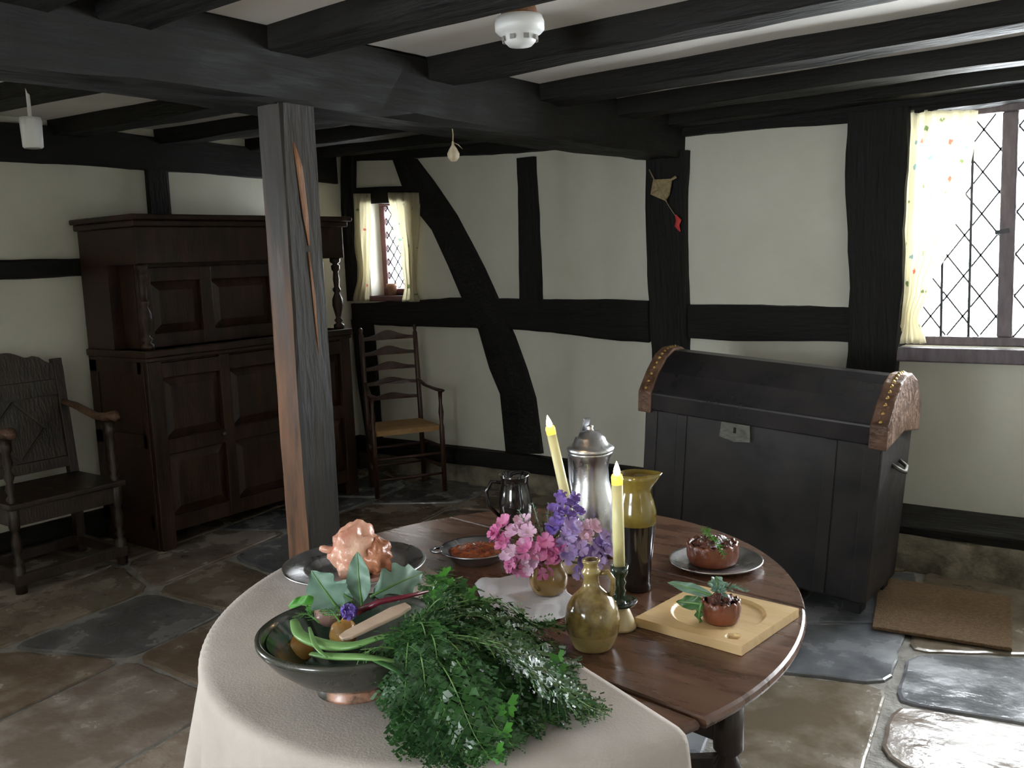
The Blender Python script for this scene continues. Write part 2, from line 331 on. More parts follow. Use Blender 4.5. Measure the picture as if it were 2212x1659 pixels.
for (xs, zf) in (([BX1+i*(XR+.25-BX1)/24 for i in range(25)], lambda x: 2.325), ([XA-.25+i*(BX1-XA+.25)/18 for i in range(19)], lambda x: 2.42-.085*(x-XA)/(BX1-XA))):
    ys = [YF-.25+i*(YB-YF+.5)/40 for i in range(41)]
    vs = [(x, y, zf(x)+sag(x, y)) for x in xs for y in ys]; n = len(ys)
    top = [(x, y, 2.6) for x in xs for y in ys]; k = len(vs)
    fs = [(i*n+j, (i+1)*n+j, (i+1)*n+j+1, i*n+j+1) for i in range(len(xs)-1) for j in range(n-1)]
    mb.add(vs+top, fs+[tuple(k+q for q in f[::-1]) for f in fs])
struct(mb.build('ceiling', 'ceil', smooth=True, fix=False), 'plastered ceiling between dark joists')

# stone plinth along the back wall, timber plate on it
def rubble(name, x0, x1, y0, y1, h, seed):
    rnd = random.Random(seed); mb = MB(); nx = int((x1-x0)/.035); ny = 6; vs = []
    prof = [(y0, 0), (y0, h*.25), (y0, h*.5), (y0+.005, h*.75), (y0+.02, h), (y0+.06, h+.004), (y1, h+.004)]
    n = len(prof)
    for i in range(nx+1):
        x = x0+(x1-x0)*i/nx
        for k, (y, z) in enumerate(prof):
            d = mnoise.cell(Vector((x*6+math.floor(z*14)*.5, z*14, seed)))*.02 + mnoise.noise(Vector((x*14, z*20, seed)))*.018
            vs.append((x, y-(d if k < n-1 else 0), max(z+(mnoise.noise(Vector((x*9, k, seed)))*.008 if k > 0 else -.01), -.01)))
    fs = [(i*n+j, (i+1)*n+j, (i+1)*n+j+1, i*n+j+1) for i in range(nx) for j in range(n-1)]
    mb.add(vs, fs)
    return mb.build(name, 'stone', smooth=True)
struct(rubble('trim_1', -1.9, XR, 4.56, YB, .165, 3), 'rubble stone footing under the large window wall')
struct(rubble('trim_2', XA, -1.9, 4.93, YB, .13, 4), 'low stone footing of the back wall behind the ladder-back chair')
struct(hewn([(-1.9, 4.785, .19), (XR, 4.785, .19)], .40, .045, Y, Z, 5, .006).build('trim_3', 'oakx'), 'dark timber plate on the stone footing')
struct(hewn([(XA, 4.965, .19), (-1.9, 4.965, .185)], .09, .11, Y, Z, 6, .006).build('trim_4', 'oakx'), 'dark sole plate at the foot of the back wall')
struct(MB().box((XA, YF, 0), (XA+.05, YB, .17)).build('trim_5', 'oaky', bevel=.01), 'dark sole plate at the foot of the left wall')

# ------------------------------------------------------------------ timbers of the frame, each a thing
def bw(px, py, y=YB-.01): p = at(px, py, 1, y); return (p.x, y, p.z)
def timber(name, mb, m, label, cat): return tag(mb.build(name, m, smooth=False), label, cat)
timber('main_beam', hewn([((BX0+BX1)/2, YF, 2.21), ((BX0+BX1)/2, YB, 2.21)], BX1-BX0, .25, X, Z, 21, .013, .16), 'oaky',
       'massive black main ceiling beam running over the freestanding post to the back wall', 'beam')
for g, (xa, xb, za, zb, ys, nm, word) in enumerate((
        (BX1-.02, XR, 2.29, 2.29, [1.18, 1.47, 2.05, 2.80, 3.56, 4.24, 4.80], 'ceiling joists right of the main beam', 'table side'),
        (XA, BX0+.02, 2.385, 2.315, [.98, 1.36, 2.02, 2.78, 3.44, 4.12, 4.68], 'ceiling joists left of the main beam', 'cupboard side'))):
    names = ['nearest the camera', 'second nearest the camera', 'third', 'fourth', 'fifth', 'second from the back wall', 'against the back wall']
    desc = {0: ['hidden nearly overhead', 'crossing the top edge', 'nearest before the smoke alarm', 'next behind the smoke alarm', 'fourth from the wall', 'second from the back wall', 'closest to the back wall'],
            1: ['hidden nearly overhead', 'nearest the camera in view', 'with the white spotlight', 'over the cupboard left end', 'over the cupboard middle', 'over the cupboard right end', 'closest to the back wall']}[g]
    desc[4] = 'third from the back wall' if g == 0 else desc[4]
    for i, y in enumerate(ys):
        o = hewn([(xa, y+.085, za), (xb, y+.085+random.Random(i+g*9).uniform(-.03, .03), zb)], .17, .10, Y, Z, 30+i+g*10, .011, .14).build('ceiling_joist', 'oakx')
        tag(o, 'black joist on the %s of the main beam, %s' % (word, desc[i]), 'joist', nm)
# freestanding post
pc = at(655, 900, 0, BX1); PY = pc.y
post = thing('timber_post', 'freestanding dark oak post with an orange-brown edge, under the main beam', 'post', (BX1-.075, PY+.075, 0))
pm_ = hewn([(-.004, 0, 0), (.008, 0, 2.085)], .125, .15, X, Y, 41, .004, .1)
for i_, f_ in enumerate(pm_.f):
    if i_ % 9 in (0, 1, 2) and len(f_) == 4: pm_.mi[i_] = 1  # one side of the shaft gets the red-brown material
pm_.build('shaft', ['post', 'postbrown'], post)
o = MB().tube([(.069, -.03, 1.96), (.070, -.012, 1.88), (.070, .0, 1.72), (.069, .008, 1.62)], [.004, .014, .012, .003], 8, flat=.25, up=(1, 0, 0)).build('bare_split', 'postbare', post, smooth=True); o['label'] = 'orange bare split wood'
o = MB().tube([(.069, .004, 1.60), (.069, .014, 1.45), (.067, .02, 1.25)], [.003, .007, .002], 8, flat=.25, up=(1, 0, 0)).build('bare_split', 'postbare', post, smooth=True)

# back wall timbers
def frame_bar(name, pts, wd, dp, seed, label, cat, m='oakx', wob=.009, yy=YB-.005):
    aw = Z if m == 'oakx' else X
    return timber(name, hewn([(p[0], yy, p[2]) for p in pts], wd, dp, aw, Y, seed, wob, .09), m, label, cat)
frame_bar('top_plate', [bw(758, 325), bw(1110, 300), bw(1480, 255), bw(1845, 215), (1.6, 0, 2.29)], [.16, .19, .20, .21, .22], .07, 51, 'black horizontal plate along the top of the back wall', 'beam')
frame_bar('wall_rail', [bw(765, 678), bw(1000, 675), bw(1200, 682), bw(1404, 695)], [.16, .20, .22, .235], .06, 52, 'thick uneven black rail crossing the curved brace at mid height', 'rail')
frame_bar('wall_rail', [bw(1490, 695), bw(1835, 702)], .185, .06, 53, 'black rail between the kite post and the window post', 'rail')
frame_bar('wall_stud', [bw(1140, 340), bw(1146, 500), bw(1150, 650)], [.14, .155, .165], .06, 54, 'short black stud above the rail right of the curved brace', 'stud', 'oakz')
frame_bar('wall_post', [bw(1445, 330), bw(1446, 560), bw(1450, 760), (at(1450, 760, 1, YB).x, 0, .24)], [.26, .245, .235, .23], .10, 55, 'black wall post carrying the main beam, with the straw kite hung on it', 'post', 'oakz')
frame_bar('window_post', [bw(1902, 240), bw(1896, 500), bw(1900, 620), bw(1886, 800), (at(1890, 900, 1, YB).x, 0, .24)], [.30, .27, .28, .25, .25], .12, 56, 'thick black post beside the large window and its curtain', 'post', 'oakz', .012)
frame_bar('corner_post', [bw(756, 330), bw(756, 420), bw(757, 650)], .13, .08, 57, 'black corner post left of the small window', 'post', 'oakz')
frame_bar('wall_brace', [bw(784, 690), bw(796, 820), bw(812, 965)], [.21, .20, .15], .06, 58, 'black leaning brace behind the ladder-back chair', 'brace', 'oakz')
frame_bar('window_lintel', [bw(760, 424), bw(880, 420), bw(905, 430)], [.11, .11, .14], .06, 59, 'short black lintel over the small window', 'lintel', 'oakx', .006)
Lp = [(850, 337), (872, 401), (909, 460), (937, 497), (973, 575), (1001, 639), (1037, 712), (1062, 795), (1085, 850), (1096, 976)]
Rp = [(900, 343), (937, 392), (987, 465), (1016, 520), (1047, 580), (1076, 644), (1112, 726), (1139, 800), (1157, 860), (1173, 980)]
mb = MB(); R = []
for i in range(len(Lp)):
    a, b_ = Vector(bw(*Lp[i])), Vector(bw(*Rp[i])); j = .004*math.sin(i*2.3)
    R.append([(a.x, YB+.02, a.z), (a.x+j, YB-.035, a.z), ((a.x+b_.x)/2, YB-.045, (a.z+b_.z)/2), (b_.x, YB-.035, b_.z+j), (b_.x, YB+.02, b_.z)])
timber('curved_brace', mb.rings(R), 'oak', 'long curved black brace sweeping down the white back wall', 'brace')
# left wall timbers
def aw_(px, py): p = at(px, py, 0, XA+.01); return p
frame_bar_l = lambda name, pts, wd, seed, label, cat, m, ax: timber(name, hewn([(XA+.005, p[1], p[2]) for p in pts], wd, .08, ax, X, seed, .008, .1), m, label, cat)
frame_bar_l('wall_rail', [(0, YF, 2.285), (0, 2.6, 2.285), (0, 4.9, 2.25)], [.21, .21, .20], 61, 'black rail along the top of the left wall above the cupboard', 'rail', 'oaky', Z)
frame_bar_l('wall_rail', [(0, .3, 1.60), (0, 3.0, 1.60)], .10, 62, 'thin black rail on the left wall ending behind the cupboard', 'rail', 'oaky', Z)
s_ = aw_(336, 380)
frame_bar_l('wall_stud', [(0, s_.y, 1.6), (0, s_.y, 2.19)], .135, 63, 'short black stud above the cupboard on the left wall', 'stud', 'oakz', Y)

# ------------------------------------------------------------------ windows
def curtain(name, edges, y, label, seed, amp=.018, folds=5, group=None):
    """edges: list of (px_left, px_right, py) measured on plane y"""
    mb = MB(); nu, nv = 40, 36; vs = []
    import bisect
    pys = [e[2] for e in edges]
    for i in range(nv+1):
        py = pys[0]+(pys[-1]-pys[0])*i/nv
        k = min(max(bisect.bisect_right(pys, py)-1, 0), len(edges)-2); t = (py-pys[k])/(pys[k+1]-pys[k]); t = t*t*(3-2*t)
        a = edges[k][0]+(edges[k+1][0]-edges[k][0])*t; b_ = edges[k][1]+(edges[k+1][1]-edges[k][1])*t
        A, B = at(a, py, 1, y), at(b_, py, 1, y)
        for j in range(nu+1):
            u = j/nu; p = A.lerp(B, u)
            p.y = y + amp*math.sin(u*folds*2*PI+seed+.5*math.sin(i*.2)) + amp*.4*math.sin(u*folds*4.6*PI+i*.12)
            vs.append(p)
    n = nu+1
    mb.add(vs, [(i*n+j, i*n+j+1, (i+1)*n+j+1, (i+1)*n+j) for i in range(nv) for j in range(nu)])
    o = mb.build(name, 'curtain', smooth=True, fix=False)
    q = o.modifiers.new('thick', 'SOLIDIFY'); q.thickness = .0015
    return tag(o, label, 'curtain', group)
def window(name, W_, y, mullions, fm, lattice, bars):
    x0, x1, z0, z1 = W_; f = .045
    root = D.objects.new(name, None); C.objects.link(root); root.location = ((x0+x1)/2, y, z0); root['kind'] = 'structure'
    cx = (x0+x1)/2
    fr = MB().box((x0-cx, -.03, 0), (x1-cx, .03, f)).box((x0-cx, -.03, z1-z0-f), (x1-cx, .03, z1-z0)).box((x0-cx, -.03, f), (x0-cx+f, .03, z1-z0-f)).box((x1-cx-f, -.03, f), (x1-cx, .03, z1-z0-f))
    fr.build('window_frame', fm, root, bevel=.006)
    for m_ in mullions: MB().box((m_-cx-.035, -.03, f), (m_-cx+.035, .03, z1-z0-f)).build('mullion', fm, root, bevel=.008)
    MB().box((x0-cx+.01, .008, .01), (x1-cx-.01, .012, z1-z0-.01)).build('pane', 'glass', root)
    ed = [x0+f]+[v for m_ in mullions for v in (m_-.035, m_+.035)]+[x1-f]
    for k in range(0, len(ed), 2):
        a, b_ = ed[k]-cx, ed[k+1]-cx; za, zb = f, z1-z0-f; mb = MB(); dx, dz = lattice; sl = dz/dx
        for sgn in (1, -1):
            n0 = -int((b_-a)*sl/dz)-3
            for q in range(n0, int((zb-za)/dz)+int((b_-a)*sl/dz)+3):
                c = za+q*dz
                # z = c + sgn*sl*(x-a)
                seg = []
                for xx in [a+(b_-a)*i/60 for i in range(61)]:
                    zz = c+sgn*sl*(xx-a)
                    if za <= zz <= zb: seg.append((xx, zz))
                if len(seg) > 1: mb.bar((seg[0][0], -.002, seg[0][1]), (seg[-1][0], -.002, seg[-1][1]), .008, .008, up=(0, 1, 0))
        if mb.v: mb.build('leaded_lattice', 'lead', root)
        nb = bars
        for i in range(nb):
            xx = a+(b_-a)*(i+1)/(nb+1); MB().tube([(xx, -.012, za), (xx, -.012, zb)], .007, 6).build('iron_bar', 'lead', root)
    return root
root2 = window('window_2', W2, YB+.10, [at(2178, 500, 1, YB+.1).x, -.05, .70], 'winframe', (.15, .20), 2)
o = MB().bar((at(2150, 505, 1, YB+.06).x-root2.location.x, -.045, .55), (at(2180, 505, 1, YB+.06).x-root2.location.x, -.045, .56), .012, .02).build('latch', 'lead', root2)
window('window_1', W1, YB+.16, [at(808, 540, 1, YB+.1).x], 'winred', (.075, .10), 0)
window('window_3', W3, YF-.15, [-1.55], 'winframe', (.125, .165), 0)
for nm_, xx, W_ in (('window_4', XR+.12, W4), ('window_5', XA-.12, W5)):
    r = D.objects.new(nm_, None); C.objects.link(r); r.location = (xx, W_[0], W_[2]); r['kind'] = 'structure'
    h_, l_ = W_[3]-W_[2], W_[1]-W_[0]
    MB().box((-.03, 0, 0), (.03, l_, .05)).box((-.03, 0, h_-.05), (.03, l_, h_)).box((-.03, 0, .05), (.03, .05, h_-.05)).box((-.03, l_-.05, .05), (.03, l_, h_-.05)).box((-.03, l_/2-.03, .05), (.03, l_/2+.03, h_-.05)).build('window_frame', 'winframe', r, bevel=.005)
    MB().box((.008, .03, .03), (.012, l_-.03, h_-.03)).build('pane', 'glass', r)
struct(MB().box((W2[0]-.04, YB-.05, W2[2]-.075), (W2[1]+.1, YB+.22, W2[2]-.002)).build('trim_6', 'winframe', bevel=.008), 'grey window sill of the large window')
struct(MB().box((W1[0]-.03, YB-.01, W1[2]-.04), (W1[1]+.05, YB+.22, W1[2])).build('trim_7', 'winred', bevel=.005), 'sill of the small window')
curtain('curtain', [(1952, 2112, 238), (1952, 2104, 300), (1950, 2085, 420), (1949, 2045, 540), (1950, 2008, 620), (1946, 1984, 690), (1926, 1998, 742)], YB-.03,
        'long pale floral curtain gathered at the left of the large window', 1.0, .016, 5)
curtain('curtain', [(762, 800, 418), (764, 800, 520), (774, 798, 590), (762, 797, 650)], YB-.05, 'narrow pale curtain at the cupboard side of the small window', .4, .010, 3)
curtain('curtain', [(836, 906, 416), (846, 905, 470), (866, 900, 560), (874, 899, 620), (868, 906, 652)], YB-.05, 'narrow pale curtain on the brace side of the small window', 2.2, .012, 4)
# small things on the sill of the small window
def pot(px, label, h=.085):
    p = at(px, 636, 1, YB+.09)
    t = thing('flower_pot', label, 'pot', (p.x, YB+.09, W1[2]))
    MB().lathe([(0, 0), (.028, 0), (.036, h*.7), (.042, h*.72), (.043, h), (.038, h), (.034, h*.6), (0, h*.55)], 24).build('body', 'clay', t, smooth=True)
    MB().lathe([(0, h*.8), (.036, h*.8)], 20).build('soil', 'stone', t)
pot(848, 'small terracotta flower pot on the sill of the small window')

# ------------------------------------------------------------------ things fixed up high
p = at(1121, 16, 2, 2.31)
t = thing('smoke_alarm', 'round white smoke alarm on a brown wooden block under the ceiling', 'smoke alarm', (p.x, p.y, 2.02))
hx = .0
MB().lathe([(0, .30), (.048, .30), (.056, .275), (.056, .262), (0, .262)], 28).build('mounting_block', 'postbare', t, smooth=False, bevel=.004)
MB().lathe([(0, .262), (.070, .262), (.076, .245), (.076, .222), (.066, .212), (.052, .206), (.048, .188), (.036, .176), (0, .172)], 36).build('housing', 'white', t, smooth=True)
for k in range(8):
    a = 2*PI*k/8+.2; MB().box((-.008, -.002, 0), (.008, .002, .014)).build('slot', 'whitegrey', t, loc=(.055*math.cos(a), .055*math.sin(a), .189), rot=(0, 0, a+PI/2))
p = at(66, 262, 0, -4.0)
t = thing('spotlight', 'small white cylinder spotlight hanging below the joist at upper left', 'lamp', (p.x, p.y, p.z-.11))
MB().lathe([(0, .0), (.034, 0), (.040, .005), (.043, .11), (.04, .125), (0, .128)], 28).build('housing', 'white', t, smooth=True, bevel=.0)
MB().lathe([(0, -.001), (.03, -.001), (.03, .002)], 24).build('lens', 'whitegrey', t)
MB().tube([(0, 0, .12), (0, 0, .27)], .008, 8).build('stem', 'white', t)
# garlic hung from the beam
p = at(978, 302, 0, -2.55)
t = thing('garlic_bulb', 'small dried pale garlic bulb hanging under the main beam', 'garlic', (p.x, p.y, 2.0))
MB().lathe([(0, -.045), (.012, -.045), (.024, -.03), (.026, -.015), (.016, .005), (.006, .02), (.004, .035), (0, .036)], 14).build('bulb', 'garlic', t, smooth=True)
MB().tube([(0, 0, .03), (.003, 0, .06), (0, 0, .095)], .0025, 6).build('string', 'kite', t)
MB().tube([(.004, 0, .03), (.02, .01, .02), (.035, .018, .002)], [.002, .006, .001], 6, flat=.3).build('dry_leaf', 'garlic', t, smooth=True)
# straw kite ornament on the wall post
yk = YB-.085
t0 = at(1425, 375, 1, yk); t = thing('straw_ornament', 'diamond-shaped woven straw ornament hung on the wall post with a red ribbon tail', 'ornament', (t0.x, yk, t0.z))
def kp(px, py, dy=0): q = at(px, py, 1, yk+dy); return q - Vector((t0.x, yk, t0.z))
q = [kp(1412, 388), kp(1452, 386), kp(1446, 420), kp(1438, 434), kp(1406, 420)]
MB().add([a+Vector((0, -.006, 0)) for a in q]+[a+Vector((0, .006, 0)) for a in q], [(0, 1, 2, 3, 4), (9, 8, 7, 6, 5)]+[(i, 5+i, 5+(i+1) % 5, (i+1) % 5) for i in range(5)]).build('woven_diamond', 'kite', t)
MB().tube([kp(1402, 366, -.01), kp(1415, 392, -.012), kp(1440, 436, -.012)], .003, 6).tube([kp(1460, 382, -.012), kp(1440, 395, -.012), kp(1407, 420, -.01)], [.009, .004, .003], 6).build('straw_rods', 'kite', t, smooth=True)
MB().tube([kp(1438, 434, -.005), kp(1448, 450, 0), kp(1460, 468, 0)], .0018, 5).build('thread', 'kite', t)
MB().tube([kp(1459, 464), kp(1466, 476), kp(1462, 488), kp(1469, 500)], [.004, .018, .016, .004], 7, flat=.3, up=(0, 1, 0)).build('ribbon', 'red', t)

# ------------------------------------------------------------------ press cupboard
CX, CY0, CY1 = -4.66, 2.86, 4.36
def cupboard():
    W_ = CY1-CY0; Dp = CX-XA-.055; H = 1.86; hl = 1.13
    t = thing('press_cupboard', 'tall dark carved oak press cupboard against the left wall', 'cupboard', (CX, CY0, 0), (0, 0, 0))
    # local: x negative = back, y along the wall
    b = MB(); b.box((-Dp, 0, .0), (-.03, .05, hl)).box((-Dp, W_-.05, 0), (-.03, W_, hl)).box((-Dp, .05, .09), (-.03, W_-.05, hl))
    b.build('lower_body', 'cup', t)
    s = MB()                                   # frame of stiles and rails of the lower front
    for y in (0, W_/3-.035, 2*W_/3-.035, W_-.09): s.box((-.035, y, .0 if y in (0, W_-.09) else .12), (0, y+(.09 if y in (0, W_-.09) else .07), hl-.04))
    for z in (.10, .54, hl-.16): s.box((-.035, .08, z), (-.002, W_-.08, z+.085))
    s.build('face_frame', 'cup', t, bevel=.004)
    for i in range(3):
        y0 = (.09, W_/3+.035, 2*W_/3+.035)[i]; y1 = (W_/3-.035, 2*W_/3-.035, W_-.09)[i]
        d = MB()
        for z0, z1 in ((.185, .54), (.625, hl-.16)):
            ym, zm = (y0+y1)/2, (z0+z1)/2
            d.add([(-.028, y0+.004, z0+.004), (-.028, y1-.004, z0+.004), (-.028, y1-.004, z1-.004), (-.028, y0+.004, z1-.004),
                   (-.010, y0+.05, z0+.05), (-.010, y1-.05, z0+.05), (-.010, y1-.05, z1-.05), (-.010, y0+.05, z1-.05)],
                  [(0, 1, 5, 4), (1, 2, 6, 5), (2, 3, 7, 6), (3, 0, 4, 7), (4, 5, 6, 7)])
            d.bar((-.018, y0+.012, z0), (-.018, y0+.012, z1), .014, .014).bar((-.018, y1-.012, z0), (-.018, y1-.012, z1), .014, .014)
        dr = d.build('door' if i != 1 else 'panel', 'cup', t)
        if i != 1:
            MB().lathe([(0, 0), (.008, 0), (.006, .012), (.014, .022), (.010, .03), (0, .031)], 14).build('knob', 'iron', dr, loc=(0, y0+.02 if i == 2 else y1-.02, .60), rot=(0, PI/2, 0), smooth=True)
    MB().box((-Dp-.005, -.015, hl-.04), (.02, W_+.015, hl)).box((-Dp, -.008, hl-.065), (.010, W_+.008, hl-.04)).build('waist_moulding', 'cup', t, bevel=.006)
    rc = .16                                    # recessed upper stage
    u = MB().box((-Dp, .07, hl), (-rc, W_-.07, 1.60)); u.build('upper_body', 'cup', t)
    for y in (0, W_-.07): MB().box((-Dp, y, hl), (-Dp+.28, y+.07, 1.60)).build('side_panel', 'cup', t)
    uf = MB()
    for y in (.07, W_/3-.03, 2*W_/3-.03, W_-.15): uf.box((-rc, y, hl), (-rc+.03, y+.08, 1.58))
    for z in (hl, 1.50): uf.box((-rc, .08, z), (-rc+.028, W_-.08, z+.08))
    uf.build('upper_frame', 'cup', t, bevel=.004)
    for i in range(3):
        y0 = (.15, W_/3+.05, 2*W_/3+.05)[i]; y1 = (W_/3-.03, 2*W_/3-.03, W_-.15)[i]; z0, z1 = hl+.08, 1.50
        d = MB().add([(-rc+.004, y0, z0), (-rc+.004, y1, z0), (-rc+.004, y1, z1), (-rc+.004, y0, z1),
               (-rc+.022, y0+.05, z0+.05), (-rc+.022, y1-.05, z0+.05), (-rc+.022, y1-.05, z1-.05), (-rc+.022, y0+.05, z1-.05)],
              [(0, 1, 5, 4), (1, 2, 6, 5), (2, 3, 7, 6), (3, 0, 4, 7), (4, 5, 6, 7)]).build('upper_door' if i != 1 else 'upper_panel', 'cup', t)
    MB().box((-Dp, 0, 1.60), (-.005, W_, 1.80)).build('frieze', 'cup', t, bevel=.004)
    MB().box((-Dp, -.045, 1.835), (.05, W_+.045, 1.865)).box((-Dp, -.025, 1.80), (.025, W_+.025, 1.835)).build('cornice', 'cup', t, bevel=.008)
    for y in (.045, W_-.045):
        MB().lathe([(0, 0), (.035, 0), (.035, .03), (.018, .04), (.03, .06), (.016, .075), (.022, .10), (.036, .16), (.034, .20), (.018, .24), (.026, .255), (.026, .27), (.017, .28),
                    (.022, .33), (.017, .38), (.028, .395), (.03, .42), (.016, .43), (.035, .445), (.035, .472), (0, .472)], 20).build('turned_column', 'cup', t, loc=(-.045, y, hl), smooth=True)
    # left side panels seen from the end
    e = MB().box((-Dp, -.006, .10), (-Dp+.08, 0, hl-.05)).box((-.09, -.006, .0), (-.03, 0, hl-.05)).box((-Dp, -.006, .12), (-.05, 0, .20)).box((-Dp, -.006, .58), (-.05, 0, .66)).box((-Dp, -.006, hl-.13), (-.05, 0, hl-.06))
    e.build('end_frame', 'cup', t, bevel=.003)
cupboard()

# ------------------------------------------------------------------ wainscot armchair
def armchair():
    W_, Dp, sh = .60, .48, .46
    t = thing('armchair', 'dark carved oak armchair with a crested panel back, left of the cupboard', 'chair', (-4.66, 2.06, 0), (0, 0, 0))
    # local x from -Dp (back) to 0 (front), y 0..W_
    leg = [(0, 0), (.028, 0), (.028, .13), (.014, .145), (.026, .165), (.014, .185), (.024, .22), (.027, .26), (.016, .31), (.025, .33), (.028, .35), (.028, .45), (.016, .46),
           (.026, .48), (.014, .50), (.025, .53), (.015, .56), (.026, .59), (.014, .62), (.024, .66), (.016, .70), (.026, .72), (.026, .775), (0, .775)]
    for y in (.03, W_-.03):
        MB().lathe(leg, 16).build('leg', 'chair', t, loc=(-.03, y, 0), smooth=True)
        MB().bar((-Dp+.02, y, 0), (-Dp+.02, y, sh), .05, .05, up=X).bar((-Dp+.02, y, sh), (-Dp-.05, y, 1.10), .05, .05, up=X).build('leg', 'chair', t, bevel=.004)
        a = [(-Dp-.01, y, .86), (-Dp+.12, y, .845), (-.16, y, .80), (-.06, y, .80), (.02, y, .815), (.05, y, .795)]
        o = MB().tube(a, [.02, .024, .026, .03, .034, .022], 10, flat=.75).build('armrest', 'strap', t, smooth=True); o['label'] = 'worn reddish armrest with a scrolled end'
    MB().box((-Dp, -.005, sh-.03), (.02, W_+.005, sh)).build('seat', 'chair', t, bevel=.008)
    MB().box((-.05, .05, sh-.12), (-.015, W_-.05, sh-.03)).box((-Dp+.01, .05, sh-.12), (-Dp+.04, W_-.05, sh-.03)).box((-Dp+.03, .015, sh-.12), (-.04, .045, sh-.03)).box((-Dp+.03, W_-.045, sh-.12), (-.04, W_-.015, sh-.03)).build('apron', 'chair', t, bevel=.003)
    for a, b_ in (((-.03, .03, .07), (-.03, W_-.03, .07)), ((-Dp+.02, .03, .07), (-Dp+.02, W_-.03, .07)), ((-Dp, .03, .07), (0, .03, .07)), ((-Dp, W_-.03, .07), (0, W_-.03, .07))):
        MB().bar(a, b_, .04, .055).build('stretcher', 'chair', t, bevel=.004)
    sl = -.07/.64
    def bx(z): return -Dp+.02+sl*(z-sh)
    MB().prism([(.05, .52), (W_-.05, .52), (W_-.05, .93), (.05, .93)], lambda p: (bx(p[1])-.008, p[0], p[1]), lambda p: (bx(p[1])+.008, p[0], p[1])).build('back_panel', 'chair', t)
    for za, zb in ((.50, .56), (.90, .99)):
        MB().prism([(.05, za), (W_-.05, za), (W_-.05, zb), (.05, zb)], lambda p: (bx(p[1])-.018, p[0], p[1]), lambda p: (bx(p[1])+.018, p[0], p[1])).build('back_rail', 'chair', t, bevel=.003)
    cr = [(0, .99)]+[(W_*i/24, 1.06+.035*math.sin(PI*i/24)*1.2+(.055*math.exp(-((i-12)/4.2)**2))+(.03*math.exp(-((i-18.5)/1.6)**2))+(.03*math.exp(-((i-5.5)/1.6)**2))) for i in range(25)]+[(W_, .99)]
    MB().prism(cr, lambda p: (bx(p[1])-.015, p[0], p[1]), lambda p: (bx(p[1])+.015, p[0], p[1])).build('crest_rail', 'chair', t)
    # carved lozenge on the panel
    c = MB(); cy, cz = W_/2, .73
    for k in range(4):
        a, b_ = [((cy-.15, cz), (cy, cz+.16)), ((cy, cz+.16), (cy+.15, cz)), ((cy+.15, cz), (cy, cz-.16)), ((cy, cz-.16), (cy-.15, cz))][k]
        c.bar((bx(a[1])+.012, a[0], a[1]), (bx(b_[1])+.012, b_[0], b_[1]), .014, .012, up=X)
    c.build('carved_lozenge', 'chair', t)
armchair()

